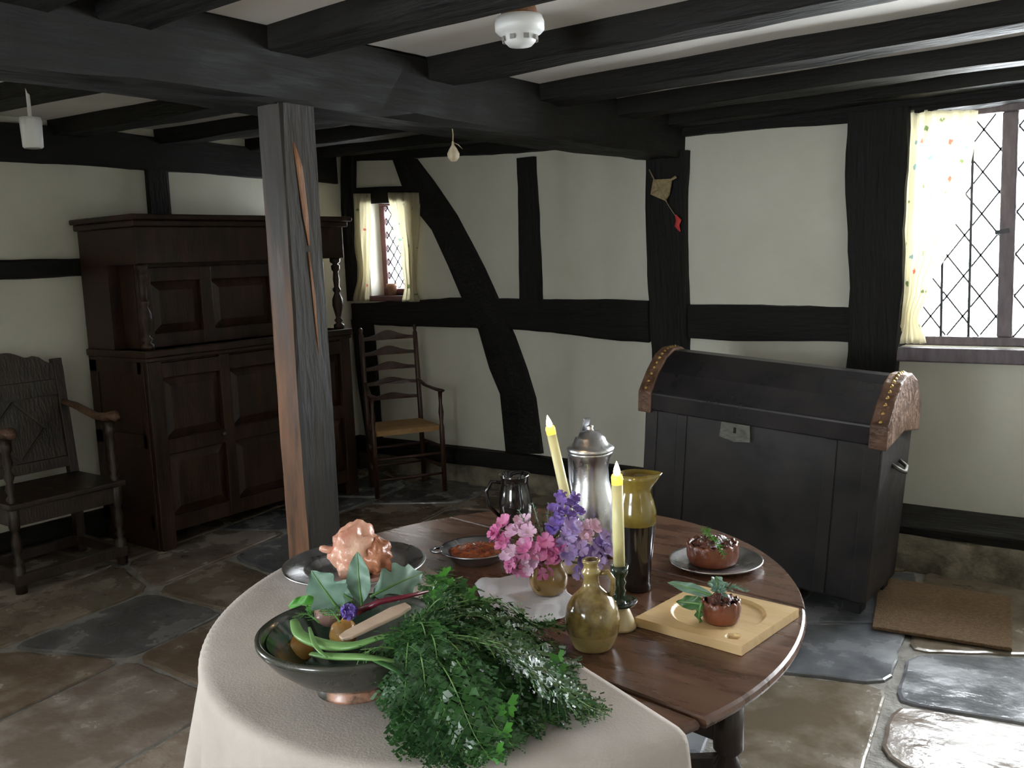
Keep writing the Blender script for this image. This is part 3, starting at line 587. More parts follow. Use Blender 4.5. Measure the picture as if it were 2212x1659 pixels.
# ------------------------------------------------------------------ ladder-back chair
def ladderback():
    t = thing('ladderback_chair', 'tall ladder-back armchair with rush seat in the far corner', 'chair', (-4.47, 4.61, 0), (0, 0, math.radians(58)))
    # local: front at -y, x left/right, back posts at y=+
    W_, B_, Dp = .47, .385, .37
    for s in (-1, 1):
        MB().tube([(s*W_/2, -Dp/2, 0), (s*W_/2, -Dp/2, .44), (s*W_/2, -Dp/2, .47), (s*W_/2, -Dp/2, .54), (s*W_/2, -Dp/2, .60), (s*W_/2, -Dp/2, .68)], [.017, .018, .012, .019, .012, .015], 12).build('leg', 'ash', t, smooth=True)
        MB().tube([(s*B_/2, Dp/2, 0), (s*B_/2, Dp/2, .5), (s*B_/2, Dp/2+.04, 1.06), (s*B_/2, Dp/2+.042, 1.075), (s*B_/2, Dp/2+.043, 1.10), (s*B_/2, Dp/2+.045, 1.115)], [.018, .018, .017, .010, .016, .004], 12).build('back_post', 'ash', t, smooth=True)
        MB().tube([(s*B_/2, Dp/2+.005, .73), (s*(B_/2+.01), .08, .70), (s*W_/2, -.1, .685), (s*W_/2, -Dp/2-.04, .69)], [.013, .016, .02, .022], 10, flat=.5).build('armrest', 'ash', t, smooth=True)
    for i in range(5):
        z = .60+i*.105; yb = Dp/2+.04*max(0, (z-.5)/.56); n = 14; hh = (.025, .03, .035, .04, .045)[i]
        poly = [(-B_/2+B_*k/n, z) for k in range(n+1)]+[(B_/2-B_*k/n, z+.022+hh*math.exp(-((k-n/2)/(n*.24))**2)) for k in range(n+1)]
        MB().prism(poly, lambda p: (p[0], yb+.03*(1-(2*p[0]/B_)**2)-.006, p[1]), lambda p: (p[0], yb+.03*(1-(2*p[0]/B_)**2)+.006, p[1])).build('ladder_slat', 'ash', t)
    st = MB(); n = 10
    vs, fs = [], []
    for i in range(n+1):
        for j in range(n+1):
            u, v = i/n*2-1, j/n*2-1
            hw = (W_/2+(B_/2-W_/2)*(v+1)/2)-.005; e = max(abs(u), abs(v))
            vs.append((u*hw, v*Dp/2, .462-.018*(1-e)+(.0 if e < .95 else -.012)))
    k = len(vs); vs2 = [(x, y, z-.035+.01*(1-max(abs(x)*4, abs(y)*5))) for x, y, z in vs]
    fs = [(i*(n+1)+j, (i+1)*(n+1)+j, (i+1)*(n+1)+j+1, i*(n+1)+j+1) for i in range(n) for j in range(n)]
    rim = [i*(n+1) for i in range(n+1)]+[n*(n+1)+j for j in range(1, n+1)]+[i*(n+1)+n for i in range(n-1, -1, -1)]+[j for j in range(n-1, 0, -1)]
    st.add(vs+vs2, fs+[tuple(q+k for q in f[::-1]) for f in fs]+[(rim[i], rim[(i+1) % len(rim)], rim[(i+1) % len(rim)]+k, rim[i]+k) for i in range(len(rim))])
    o = st.build('seat', 'rush', t, smooth=False); o['label'] = 'woven straw-coloured rush seat'
    for (a, b_) in (((-W_/2, -Dp/2, .12), (W_/2, -Dp/2, .12)), ((-W_/2, -Dp/2, .26), (W_/2, -Dp/2, .26)), ((-B_/2, Dp/2, .14), (B_/2, Dp/2, .14)), ((-B_/2, Dp/2, .27), (B_/2, Dp/2, .27)),
                    ((-W_/2, -Dp/2, .16), (-B_/2, Dp/2, .16)), ((W_/2, -Dp/2, .16), (B_/2, Dp/2, .16)), ((-W_/2, -Dp/2, .30), (-B_/2, Dp/2, .30)), ((W_/2, -Dp/2, .30), (B_/2, Dp/2, .30))):
        MB().tube([a, Vector(a).lerp(Vector(b_), .5), b_], [.008, .012, .008], 8).build('stretcher', 'ash', t, smooth=True)
ladderback()

# ------------------------------------------------------------------ domed chest
def chest():
    t = thing('domed_chest', 'large black leather-covered chest with a domed lid beneath the wall post', 'chest', (-1.125, 3.83, 0.015), (0, math.radians(4.6), math.radians(0)))
    W_, Dp, hb = 1.06, .45, .78
    # local x from -W_ to 0, y 0..Dp
    MB().add([(-W_, 0, .05), (0, 0, .05), (0, Dp, .05), (-W_, Dp, .05), (-W_-.01, 0, hb), (.01, 0, hb), (.01, Dp, hb), (-W_-.01, Dp, hb)],
             [(0, 3, 2, 1), (4, 5, 6, 7), (0, 1, 5, 4), (1, 2, 6, 5), (2, 3, 7, 6), (3, 0, 4, 7)]).build('body', 'leather', t, bevel=.012)
    prof = [(-.018, hb-.05), (-.022, hb+.035), (.045, hb+.125), (.11, hb+.185), (.18, hb+.212), (.26, hb+.212), (.36, hb+.17), (Dp+.01, hb+.06), (Dp+.012, hb-.05), (Dp*.5, hb-.0)]
    MB().prism(prof, lambda p: (-W_-.02, p[0], p[1]), lambda p: (.02, p[0], p[1])).build('lid', 'lidleather', t, bevel=.008)
    for x0, x1 in ((-W_-.032, -W_+.035), (-.04, .032)):
        pr_ = [(-.03, hb-.06), (-.034, hb+.04), (.038, hb+.133), (.106, hb+.195), (.18, hb+.223), (.26, hb+.223), (.366, hb+.18), (Dp+.02, hb+.065), (Dp+.02, hb-.055), (Dp*.5, hb-.02)]
        o = MB().prism(pr_, lambda p: (x0, p[0], p[1]), lambda p: (x1, p[0], p[1])).build('lid_end_band', 'strap', t, bevel=.006); o['label'] = 'worn brown nailed leather band at the end of the lid'
        for k in range(1, 6):
            a, b_ = Vector(pr_[k]), Vector(pr_[k+1])
            for q in range(3):
                c = a.lerp(b_, (q+.5)/3); MB().lathe([(0, .008), (.006, .006), (.009, 0)], 8).build('nail_head', 'brass', t, loc=((x0+x1)/2, c.x, c.y+.0), rot=(math.radians(35 if c.x < .12 else 0), 0, 0), smooth=True)
    for x in (-W_+.16, -.22):
        MB().box((x, -.006, .06), (x+.05, .002, hb-.05)).build('iron_strap', 'leather', t, bevel=.003)
    for x in (-W_, -.06): MB().box((x, -.006, .06), (x+.06, .002, hb-.05)).build('corner_binding', 'leather', t, bevel=.003)
    o = MB().add([(-.685, -.014, hb-.115), (-.675, -.014, hb-.01), (-.55, -.014, hb-.01), (-.54, -.014, hb-.12), (-.615, -.014, hb-.13), (-.685, 0, hb-.115), (-.675, 0, hb-.01), (-.55, 0, hb-.01), (-.54, 0, hb-.12), (-.615, 0, hb-.13)],
             [(0, 1, 2, 3, 4), (9, 8, 7, 6, 5)]+[(i, i+5, (i+1) % 5+5, (i+1) % 5) for i in range(5)]).build('lock_plate', 'paper', t); o['label'] = 'dull grey iron lock plate'
    MB().box((-.62, -.016, hb-.09), (-.608, -.013, hb-.065)).build('keyhole', 'black', o)
    for x in (-W_-.03, .03):
        s = -1 if x < 0 else 1
        MB().tube([(x-.025*s, .18, .62), (x+.012*s, .19, .60), (x+.02*s, .235, .585), (x+.012*s, .28, .60), (x-.025*s, .29, .62)], .009, 8).build('carrying_handle', 'iron', t, smooth=True)
    for x, hgt in ((-W_+.06, .14), (-.06, .055)):
        for y in (.06, Dp-.06): MB().box((x-.04, y-.04, .055-hgt), (x+.04, y+.04, .055)).build('foot', 'leather', t, bevel=.006)
chest()
# matting beside the chest
mb = MB(); a, b_, c, d = [at(*q, 2, 0) for q in ((1900, 1252), (2186, 1298), (2186, 1410), (1884, 1362))]
mb.add([(p.x, p.y, .004) for p in (a, b_, c, d)]+[(p.x, p.y, .018) for p in (a, b_, c, d)], [(3, 2, 1, 0), (4, 5, 6, 7)]+[(i, (i+1) % 4, (i+1) % 4+4, i+4) for i in range(4)])
tag(mb.build('floor_mat', 'mat', bevel=.004), 'flat brown coir mat on the flagstones right of the chest', 'mat')

# ================================================================== THE OVAL TABLE
TC = Vector((-1.3445, 1.7552)); EA, EB = .800, .677; TH = math.radians(-69.673)
ux = Vector((math.cos(TH), math.sin(TH))); uy = Vector((-ux.y, ux.x))
TZ = .737                                       # table top height
def ell(t, k=1.0): return TC + ux*(EA*k*math.cos(t)) + uy*(EB*k*math.sin(t))
def on_ell(d):                                  # boundary point of the table in direction d from its centre
    d = Vector(d).normalized(); a, b_ = d.dot(ux)/EA, d.dot(uy)/EB
    return TC + d/math.sqrt(a*a+b_*b_)
SA = math.radians(-8.5); SD = Vector((math.cos(SA), math.sin(SA))); SN = Vector((-SD.y, SD.x))   # seam direction and normal (away from the viewer)
S0 = Vector((-.85, 1.452)); offs = [0.0, .58]   # seam distances along SN
def clip(poly, p0, n, keep_pos):
    out = []
    for i in range(len(poly)):
        a, b_ = poly[i], poly[(i+1) % len(poly)]; da, db = (a-p0).dot(n), (b_-p0).dot(n)
        if not keep_pos: da, db = -da, -db
        if da >= 0: out.append(a)
        if da*db < 0: out.append(a.lerp(b_, da/(da-db)))
    return out
tb = thing('gateleg_table', 'oval dark polished oak gate-leg table laid with food', 'table', (TC.x, TC.y, 0))
oval = [ell(2*PI*i/120) for i in range(120)]
def slab(poly, name, z0, z1, inset=.0):
    mb = MB(); n = len(poly); c = sum(poly, Vector((0, 0)))/n
    def r(k, z): return [((p.x-TC.x)+(c.x-p.x)*k, (p.y-TC.y)+(c.y-p.y)*k, z) for p in poly]
    h = z1-z0
    mb.rings([r(.016, z0), r(.004, z0+h*.2), r(0, z0+h*.5), r(.004, z1-h*.18), r(.012, z1)])
    return mb.build(name, 'table', tb, rot=(0, 0, 0))
far = clip(oval, S0+SN*(offs[1]+.002), SN, True)
mid = clip(clip(oval, S0+SN*(offs[0]+.002), SN, True), S0+SN*(offs[1]-.002), SN, False)
near = clip([ell(2*PI*i/120, .985) for i in range(120)], S0-SN*.002, SN, False)
slab(far, 'drop_leaf', TZ-.024, TZ); slab(mid, 'tabletop', TZ-.024, TZ); slab(near, 'drop_leaf', TZ-.027, TZ-.004)
LEG = [(0, 0), (.03, 0), (.034, .03), (.018, .05), (.018, .06), (.032, .08), (.032, .14), (.016, .155), (.030, .175), (.016, .20), (.026, .25), (.034, .30), (.026, .35), (.015, .38), (.030, .40), (.015, .42),
       (.028, .45), (.036, .50), (.034, .545), (.018, .575), (.034, .59), (.036, .70), (0, .70)]
legs = [S0+SD*.10+SN*.17, S0-SD*.78+SN*.17, S0-SD*.06+SN*.40, S0-SD*.78+SN*.40]
for p in legs: MB().lathe([(r_*.86, z_) for r_, z_ in LEG], 20).build('leg', 'chair', tb, loc=(p.x-TC.x, p.y-TC.y, 0), smooth=True)
gl = [S0-SD*.34-SN*.28, S0-SD*.34+SN*.85]
for p in gl: MB().lathe(LEG, 20).build('gate_leg', 'chair', tb, loc=(p.x-TC.x, p.y-TC.y, 0), smooth=True)
def tl(p, z): return (p.x-TC.x, p.y-TC.y, z)
for a, b_, nm in ((0, 1, 'apron'), (2, 3, 'apron'), (0, 2, 'apron'), (1, 3, 'apron')):
    MB().bar(tl(legs[a], .655), tl(legs[b_], .655), .025, .11).build(nm, 'chair', tb, bevel=.003)
    MB().bar(tl(legs[a], .11), tl(legs[b_], .11), .04, .045).build('stretcher', 'chair', tb, bevel=.003)
MB().bar(tl(legs[0], .11), tl(gl[0], .11), .03, .04).build('stretcher', 'chair', tb, bevel=.003)
MB().bar(tl(legs[3], .11), tl(gl[1], .11), .03, .04).build('stretcher', 'chair', tb, bevel=.003)

# ------------------------------------------------------------------ tablecloth
K0 = Vector((-.672, 1.352)); KE = Vector((-.917, .399)).normalized(); KN = Vector((-.399, -.917)).normalized()
def cloth():
    mb = MB(); ns, nt_ = 190, 130; vs = []
    for j in range(nt_+1):
        for i in range(ns+1):
            s, t = -.42+2.30*i/ns, 0+1.45*j/nt_
            p = K0+KE*s+KN*t; d = p-TC; q = on_ell(d); e = d.length-(q-TC).length
            zt = TZ+.0035
            crease = -.0016*math.exp(-((t-.36)/.006)**2)-.0016*math.exp(-((t-.74)/.006)**2)+.0020*math.exp(-((s-.62)/.007)**2)+.002*math.exp(-((s-1.15)/.007)**2)
            und = .0022*(mnoise.noise(Vector((s*4, t*4, 2)))+.4) + abs(crease)
            if e < 0: vs.append((p.x, p.y, zt+max(und, 0)*min(1, -e/.03)))
            else:
                dn = d.normalized(); an = math.atan2(d.y, d.x); R_ = .014
                k = min(e/ (R_*PI/2), 1)
                if k < 1: o_, z = R_*math.sin(k*PI/2), R_*(1-math.cos(k*PI/2))
                else: o_, z = R_, R_+(e-R_*PI/2)
                fold = min(max(e-.05, 0), .4)*(.14*math.sin(an*17+1.2)+.06*math.sin(an*31))
                pos = q+dn*(o_+.006+max(fold+min(e, .4)*.05, -.0))
                vs.append((pos.x, pos.y, zt-z))
    n = ns+1; mb.add(vs, [(j*n+i, j*n+i+1, (j+1)*n+i+1, (j+1)*n+i) for j in range(nt_) for i in range(ns)])
    o = mb.build('tablecloth', 'cloth', smooth=True, fix=False)
    q = o.modifiers.new('thick', 'SOLIDIFY'); q.thickness = .0018; q.offset = 1
    # make sure the normals look up
    o.data.flip_normals() if o.data.polygons[ns*60+60].normal.z < 0 else None
    tag(o, 'grey-beige linen cloth covering the near side of the oval table', 'tablecloth')
cloth()
ZC = TZ+.0078                                   # on the cloth
ZT = TZ+.0008                                   # on bare wood
def T(px, py, z): return at(px, py, 2, z)
# napkin under the small jug
def napkin():
    mb = MB(); n = 50; c = [T(1025, 1262, ZT), T(1160, 1228, ZT), T(1262, 1280, ZT), T(1205, 1345, ZT), T(1080, 1350, ZT)]
    a, b_, d, e = Vector(c[0]), Vector(c[1])+Vector((.0, .02, 0)), Vector(T(1262, 1310, ZT)), Vector(T(1085, 1405, ZT))
    vs = []
    for j in range(n+1):
        for i in range(n+1):
            u, v = i/n, j/n; p = a.lerp(b_, u).lerp(e.lerp(d, u), v)
            k = Vector((p.x+1.285, p.y-1.785)).length
            h = max(0, .011*math.sin(u*9+v*3)*math.sin(v*8+1)+.006*mnoise.noise(Vector((u*6, v*6, 0))))*min(1, max(0, (k-.055)/.04))
            p = p+Vector((.012*mnoise.noise(Vector((u*3, v*5, 4))), .012*mnoise.noise(Vector((u*5, v*3, 8))), 0)); vs.append((p.x, p.y, ZT+.001+h))
    mb.add(vs, [(j*(n+1)+i, j*(n+1)+i+1, (j+1)*(n+1)+i+1, (j+1)*(n+1)+i) for j in range(n) for i in range(n)])
    o = mb.build('napkin', 'napkin', smooth=True, fix=False); q = o.modifiers.new('thick', 'SOLIDIFY'); q.thickness = .0012; q.offset = 1
    tag(o, 'crumpled white linen napkin under the flower jug', 'napkin')
napkin()

# ------------------------------------------------------------------ pots, jugs and candles
def blob(rx, ry, rz, seed, lump=.12, f=2.2, n=28, lobes=()):
    R = []
    for i in range(n+1):
        th = PI*i/n; r = []
        for j in range(n):
            ph = 2*PI*j/n; d = Vector((math.sin(th)*math.cos(ph), math.sin(th)*math.sin(ph), math.cos(th)))
            k = 1+lump*mnoise.noise(d*f+Vector((seed, 0, 0)))*2+lump*.4*mnoise.noise(d*f*3+Vector((seed, 5, 0)))
            for (lx, ly, lz, amp, wd) in lobes: k += amp*math.exp(-((d-Vector((lx, ly, lz)).normalized()).length/wd)**2)
            r.append(Vector((d.x*rx*k, d.y*ry*k, d.z*rz*k)))
        R.append(r)
    return MB().rings(R, cap=False)
# big green bowl
bc = T(764, 1360, .858); BC = Vector((bc.x, bc.y, ZC))
t = thing('footed_bowl', 'wide dark green glazed bowl on a small foot, holding vegetables, on the cloth', 'bowl', BC)
MB().lathe([(.0, .016), (.07, .018), (.11, .045), (.145, .085), (.166, .108), (.170, .112), (.173, .118), (.178, .120), (.184, .117), (.184, .109), (.178, .100), (.158, .075), (.125, .046), (.095, .028), (.078, .022), (.074, .018), (.0, .015)], 64).build('bowl_body', 'bowlout', t, smooth=True)
o = MB().lathe([(.002, .0185), (.07, .0205), (.109, .047), (.143, .087), (.163, .1095)], 64).build('inner_glaze', 'greenglaze', t, smooth=True, fix=False)
o = MB().lathe([(0, .018), (.070, .02), (.072, .014), (.078, .004), (.078, 0), (0, 0)], 40).build('foot_ring', 'footclay', t, smooth=True); o['label'] = 'terracotta foot ring with shade mottled into its colour'
# pewter dish with the poultry
pc_ = T(766, 1216, ZC+.028)
t = thing('pewter_dish', 'large round pewter dish holding a piece of raw poultry', 'dish', (pc_.x, pc_.y, ZC))
MB().lathe([(0, .002), (.10, .002), (.112, .004), (.125, .018), (.135, .024), (.178, .030), (.183, .033), (.188, .031), (.186, .027), (.137, .019), (.125, .011), (.112, .0), (0, 0)], 64).build('dish', 'pewter', t, smooth=True)
t = thing('poultry_piece', 'pink piece of raw poultry on the large pewter dish', 'meat', (pc_.x+.004, pc_.y+.004, ZC+.003))
MB = MB
b1 = blob(.058, .052, .056, 3, .16, 2.0, 36, ((.2, .1, 1, .12, .5), (.8, .2, -.2, .15, .5), (-.6, -.5, -.5, .10, .4)))
b1.v = [v_*1.14 for v_ in b1.v]; b1.build('flesh', 'meat', t, smooth=True, loc=(-.008, 0, .060), rot=(0, 0, math.radians(35)))
o = blob(.044, .038, .046, 9, .22, 2.6, 28, ((.6, .2, -.6, .25, .5),)).build('leg_end', 'meat2', t, smooth=True, loc=(.046, .024, .042), rot=(0, .3, 0)); o['label'] = 'browner shiny lower side'
o = MB().tube([(-.035, -.03, .058), (-.058, -.044, .063), (-.070, -.05, .066), (-.078, -.055, .068)], [.015, .010, .010, .006], 12).build('bone_stub', 'meat', t, smooth=True)
blob(.026, .024, .032, 12, .2, 2.6, 24).build('wing', 'meat', t, smooth=True, loc=(.0, -.035, .027))
# porringer with stew
p = T(1030, 1186, ZT+.032)
t = thing('porringer', 'small pewter porringer with an eared handle holding red-brown stew, behind the flowers', 'dish', (p.x, p.y, ZT))
MB().lathe([(0, .004), (.055, .005), (.072, .018), (.080, .032), (.098, .036), (.101, .039), (.099, .034), (.083, .029), (.075, .014), (.058, 0), (0, 0)], 48).build('dish', 'pewterdark', t, smooth=True)
dirl = Vector((-cR.x, -cR.y, 0)); base = dirl*.094; sdx = Vector((-dirl.y, dirl.x, 0))
hm = MB().tube([base+sdx*.022+Vector((0, 0, .034)), base+dirl*.02+sdx*.02+Vector((0, 0, .034)), base+dirl*.030+Vector((0, 0, .034)), base+dirl*.02-sdx*.02+Vector((0, 0, .034)), base-sdx*.022+Vector((0, 0, .034))], .005, 8)
hm.build('ear_handle', 'pewterdark', t, smooth=True)
o = MB().rings([[Vector((r*math.cos(a*PI/20), r*math.sin(a*PI/20), .028+.010*(1-(r/.079)**2)+.008*mnoise.noise(Vector((r*90*math.cos(a*PI/20), r*90*math.sin(a*PI/20), 1))))) for a in range(40)] for r in (.079, .07, .06, .05, .04, .03, .02, .01, .001)]).build('stew', 'stew', t, smooth=True); o['label'] = 'red-brown chopped stew filling'
# pewter plate with large pie
p = T(1546, 1206, ZT+.016)
t = thing('pewter_plate', 'pewter plate with a herb-topped pie near the far edge of the table', 'plate', (p.x, p.y, ZT))
MB().lathe([(0, .002), (.078, .002), (.088, .009), (.116, .014), (.120, .017), (.121, .014), (.118, .010), (.090, .004), (.080, 0), (0, 0)], 56).build('plate', 'pewter', t, smooth=True)
def pie(name, label, loc, r, h, seed):
    t = thing(name, label, 'pie', loc)
    R = []; n = 60
    for (k, z) in ((.0, 0), (.86, 0), (.95, h*.1), (1.03, h*.35), (1.05, h*.6), (1.0, h*.8), (1.02, h*.95), (.95, h*1.02), (.86, h*.95), (.84, h*.86)):
        R.append([Vector(((max(k, .01)*r*(1+.035*math.sin(j*2*PI/n*14)*(z > h*.7)+.03*mnoise.noise(Vector((math.cos(j*2*PI/n)*2, math.sin(j*2*PI/n)*2, seed)))))*math.cos(j*2*PI/n),
                          (max(k, .01)*r*(1+.035*math.sin(j*2*PI/n*14)*(z > h*.7)))*math.sin(j*2*PI/n), z+(z > h*.7)*h*.05*math.sin(j*2*PI/n*14+1))) for j in range(n)])
    MB().rings(R, cap=False).build('crust', 'pie', t, smooth=True)
    R = [[Vector((r*k*math.cos(j*2*PI/40), r*k*math.sin(j*2*PI/40), h*.86+h*.36*(1-k*k)+.014*mnoise.noise(Vector((k*2*math.cos(j*2*PI/40), k*2*math.sin(j*2*PI/40), seed))*2.2))) for j in range(40)] for k in (.87, .75, .6, .45, .3, .15, .01)]
    MB().rings(R).build('filling', 'pietop', t, smooth=True)
    return t
pl = pie('fruit_pie', 'large red-brown pie with dark glossy top on the pewter plate', (p.x-.008, p.y-.002, ZT+.0035), .064, .056, 2)
PL1 = Vector((p.x-.008, p.y-.002, ZT+.06))
# board with the small pie
def board():
    c = [T(1478, 1262, ZT+.020), T(1699, 1305, ZT+.020), T(1629, 1408, ZT+.020), T(1401, 1335, ZT+.020)]
    cc = sum(c, Vector())/4; e1 = (c[1]-c[0]+c[2]-c[3]).normalized(); wd = ((c[1]-c[0]).length+(c[2]-c[3]).length)/2; ln = ((c[3]-c[0]).length+(c[2]-c[1]).length)/2
    an = math.atan2(e1.y, e1.x)
    t = thing('wooden_board', 'pale square wooden trencher board with a round hollow, near the table edge', 'board', (cc.x, cc.y, ZT), (0, 0, an))
    hx, hy, h = wd/2, ln/2, .020; mb = MB(); n = 72
    # top face with dished circle and a small salt hollow
    cr, (kx, ky), kr = min(hx, hy)*.80, (hx*.70, -hy*.72), .016
    nx = ny = 90; vs = []
    for j in range(ny+1):
        for i in range(nx+1):
            x, y = -hx+2*hx*i/nx, -hy+2*hy*j/ny; r = math.hypot(x+hx*.02, y-hy*.06); z = h
            z -= .006*min(1, max(0, (cr-r)/.006))
            r2 = math.hypot(x-kx, y-ky); z -= .008*min(1, max(0, (kr-r2)/.005)); vs.append((x, y, z))
    mb.add(vs, [(j*(nx+1)+i, j*(nx+1)+i+1, (j+1)*(nx+1)+i+1, (j+1)*(nx+1)+i) for j in range(ny) for i in range(nx)])
    mb.add([(-hx, -hy, 0), (hx, -hy, 0), (hx, hy, 0), (-hx, hy, 0), (-hx, -hy, h), (hx, -hy, h), (hx, hy, h), (-hx, hy, h)], [(0, 3, 2, 1), (0, 1, 5, 4), (1, 2, 6, 5), (2, 3, 7, 6), (3, 0, 4, 7)])
    mb.build('slab', 'board', t, smooth=False, fix=False)
    return cc
bcn = board()
q = T(1553, 1345, ZT+.014)
pie('fruit_pie', 'small round red-brown pie on the pale wooden board', (q.x, q.y+.012, ZT+.0145), .040, .048, 7)
PL2 = Vector((q.x, q.y+.012, ZT+.066))

def handle(t, pts, rad, m, name='handle', n=12): return MB().tube(pts, rad, n, flat=.7).build(name, m, t, smooth=True)
# brown bottle jug
q = T(1275, 1400, ZT)
t = thing('stoneware_bottle', 'round-bellied mottled brown and cream glazed bottle jug at the front of the table', 'bottle', (q.x, q.y+.012, ZT))
S = [(0, 0), (.040, 0), (.042, .004), (.050, .022), (.0545, .036)]
S2 = [(.0545, .036), (.0572, .050), (.057, .066), (.053, .088), (.042, .108), (.028, .122), (.019, .132), (.016, .142), (.0165, .155), (.020, .160), (.0205, .164), (.016, .170), (.015, .178), (.019, .184), (.019, .188), (.013, .188), (.012, .150)]
MB().lathe(S, 48).build('lower_body', 'bottlelow', t, smooth=True)
MB().lathe(S2, 48).build('upper_body', 'bottle', t, smooth=True)
rr = Vector((cR.x, cR.y, 0))
handle(t, [rr*.017+Vector((0, 0, .158)), rr*.034+Vector((0, 0, .160)), rr*.045+Vector((0, 0, .145)), rr*.044+Vector((0, 0, .122)), rr*.038+Vector((0, 0, .106))], [.007, .008, .008, .008, .007], 'bottle')
# candlestick with front candle
q = T(1341, 1355, ZT)
def candlestick(q, label, clabel, lean=(0, 0, 0), ex=0):
    t = thing('candlestick', label, 'candlestick', (q.x, q.y, ZT))
    o = MB().lathe([(0, 0), (.034, 0), (.035, .006), (.030, .018), (.021, .040), (.017, .048), (0, .048)], 36).build('base', 'cream', t, smooth=True); o['label'] = 'cream flared base'
    MB().lathe([(0, .046), (.016, .048), (.034, .054), (.038, .062), (.036, .062), (.030, .057), (.012, .056), (.013, .066), (.010, .075), (.014, .084), (.010, .094), (.015, .104), (.011, .112), (.019, .124), (.020, .142), (.016, .142), (.0145, .128), (0, .128)], 32).build('stem', 'greenglaze', t, smooth=True)
    c = thing('candle', clabel, 'candle', (q.x, q.y, ZT+.1285), lean)
    MB().lathe([(0, 0), (.0128, 0), (.0128, .10), (.0122, .193+ex), (.0, .193+ex)], 28).build('wax_body', 'wax', c, smooth=True)
    MB().lathe([(0, .193+ex), (.0123, .193+ex), (.0128, .209+ex), (.0105, .215+ex), (.006, .211+ex), (0, .210+ex)], 28).build('glowing_rim', 'waxglow', c, smooth=True)
    MB().lathe([(0, .209+ex), (.006, .213+ex), (.008, .220+ex), (.006, .229+ex), (.0025, .239+ex), (0, .244+ex)], 20).build('flame', 'flame', c, smooth=True)
    l = D.lights.new('candle_light', 'POINT'); l.energy = .35; l.color = (1, .6, .25); l.shadow_soft_size = .012
    lo = D.objects.new('candle_light', l); C.objects.link(lo); lo.parent = c; lo.location = (0, 0, .262+ex)
candlestick(q, 'green glazed candlestick with a cream foot, at the front beside the bottle', 'lit ivory candle standing straight in the front candlestick')
q = T(1238, 1232, ZT)
candlestick(q, 'green candlestick mostly hidden behind the flowers', 'lit ivory candle leaning to one side behind the flowers',
            Vector((0, 0, 1)).rotation_difference(Vector((-cR.x*math.sin(.185), -cR.y*math.sin(.185), math.cos(.185)))).to_euler(), .045)
# pewter flagon
q = T(1282, 1190, ZT)
t = thing('pewter_flagon', 'tall lidded pewter flagon standing behind the candles', 'flagon', (q.x, q.y, ZT))
MB().lathe([(0, 0), (.072, 0), (.074, .012), (.068, .022), (.066, .05), (.068, .09), (.064, .13), (.055, .17), (.049, .20), (.047, .235), (.052, .262), (.060, .276), (.060, .284), (.040, .284), (.038, .24), (0, .05)], 48).build('body', 'pewter', t, smooth=True)
MB().lathe([(.063, .284), (.065, .292), (.056, .298), (.048, .304), (.041, .320), (.027, .335), (.010, .340), (.008, .346), (.010, .352), (0, .356)], 40).build('lid', 'pewter', t, smooth=True)
lf = Vector((-cR.x*.5+cF.x, -cR.y*.5+cF.y, 0)).normalized()
MB().bar(lf*.055+Vector((0, 0, .290)), lf*.012+Vector((0, 0, .372)), .022, .008, up=(0, 0, 1)).build('thumbpiece', 'pewterdark', t, bevel=.003)
handle(t, [lf*.052+Vector((0, 0, .288)), lf*.085+Vector((0, 0, .285)), lf*.108+Vector((0, 0, .245)), lf*.108+Vector((0, 0, .18)), lf*.088+Vector((0, 0, .12)), lf*.064+Vector((0, 0, .09))], [.009, .010, .010, .009, .008, .008], 'pewterdark')
# tall jug
q = T(1378, 1272, ZT)
t = thing('tall_jug', 'tall jug with olive-glazed top over a black lower body, behind the front candle', 'jug', (q.x, q.y, ZT))
rs = Vector((cR.x*.95+.1, cR.y*.95-.1, 0)).normalized()
def spout(p):
    if p.z > .245:
        d = Vector((p.x, p.y, 0)); k = (p.z-.245)/.04; a = max(0, d.normalized().dot(rs)); return p+rs*(.020*k*a**5)
    return p
low = [(0, 0), (.030, 0), (.033, .004), (.031, .02), (.035, .07), (.041, .12), (.046, .158), (.047, .166)]
top = [(.047, .166), (.049, .180), (.048, .198), (.043, .222), (.036, .243), (.035, .255), (.040, .275), (.0425, .290), (.039, .290), (.033, .262), (.033, .24), (.040, .20)]
MB().lathe(low, 48).build('lower_body', 'black', t, smooth=True)
MB().lathe(top, 48, fn=spout).build('upper_body', 'olive', t, smooth=True)
lb = Vector((cF.x, cF.y, 0)).normalized()*.95-rs*.3
handle(t, [lb*.036+Vector((0, 0, .262)), lb*.062+Vector((0, 0, .262)), lb*.078+Vector((0, 0, .235)), lb*.075+Vector((0, 0, .19)), lb*.052+Vector((0, 0, .16))], [.008, .009, .009, .008, .008], 'olive')
# black mug
q = T(1116, 1138, ZT)
t = thing('black_mug', 'shiny black glazed mug with a loop handle behind the flowers', 'mug', (q.x, q.y, ZT))
MB().lathe([(0, 0), (.040, 0), (.043, .006), (.050, .04), (.052, .075), (.046, .11), (.040, .135), (.042, .155), (.047, .165), (.043, .165), (.036, .14), (.045, .08), (0, .012)], 44).build('body', 'black', t, smooth=True)
lf = Vector((-cR.x, -cR.y, 0))
handle(t, [lf*.042+Vector((0, 0, .140)), lf*.070+Vector((0, 0, .145)), lf*.088+Vector((0, 0, .115)), lf*.082+Vector((0, 0, .07)), lf*.050+Vector((0, 0, .035))], [.008, .009, .009, .008, .008], 'black')
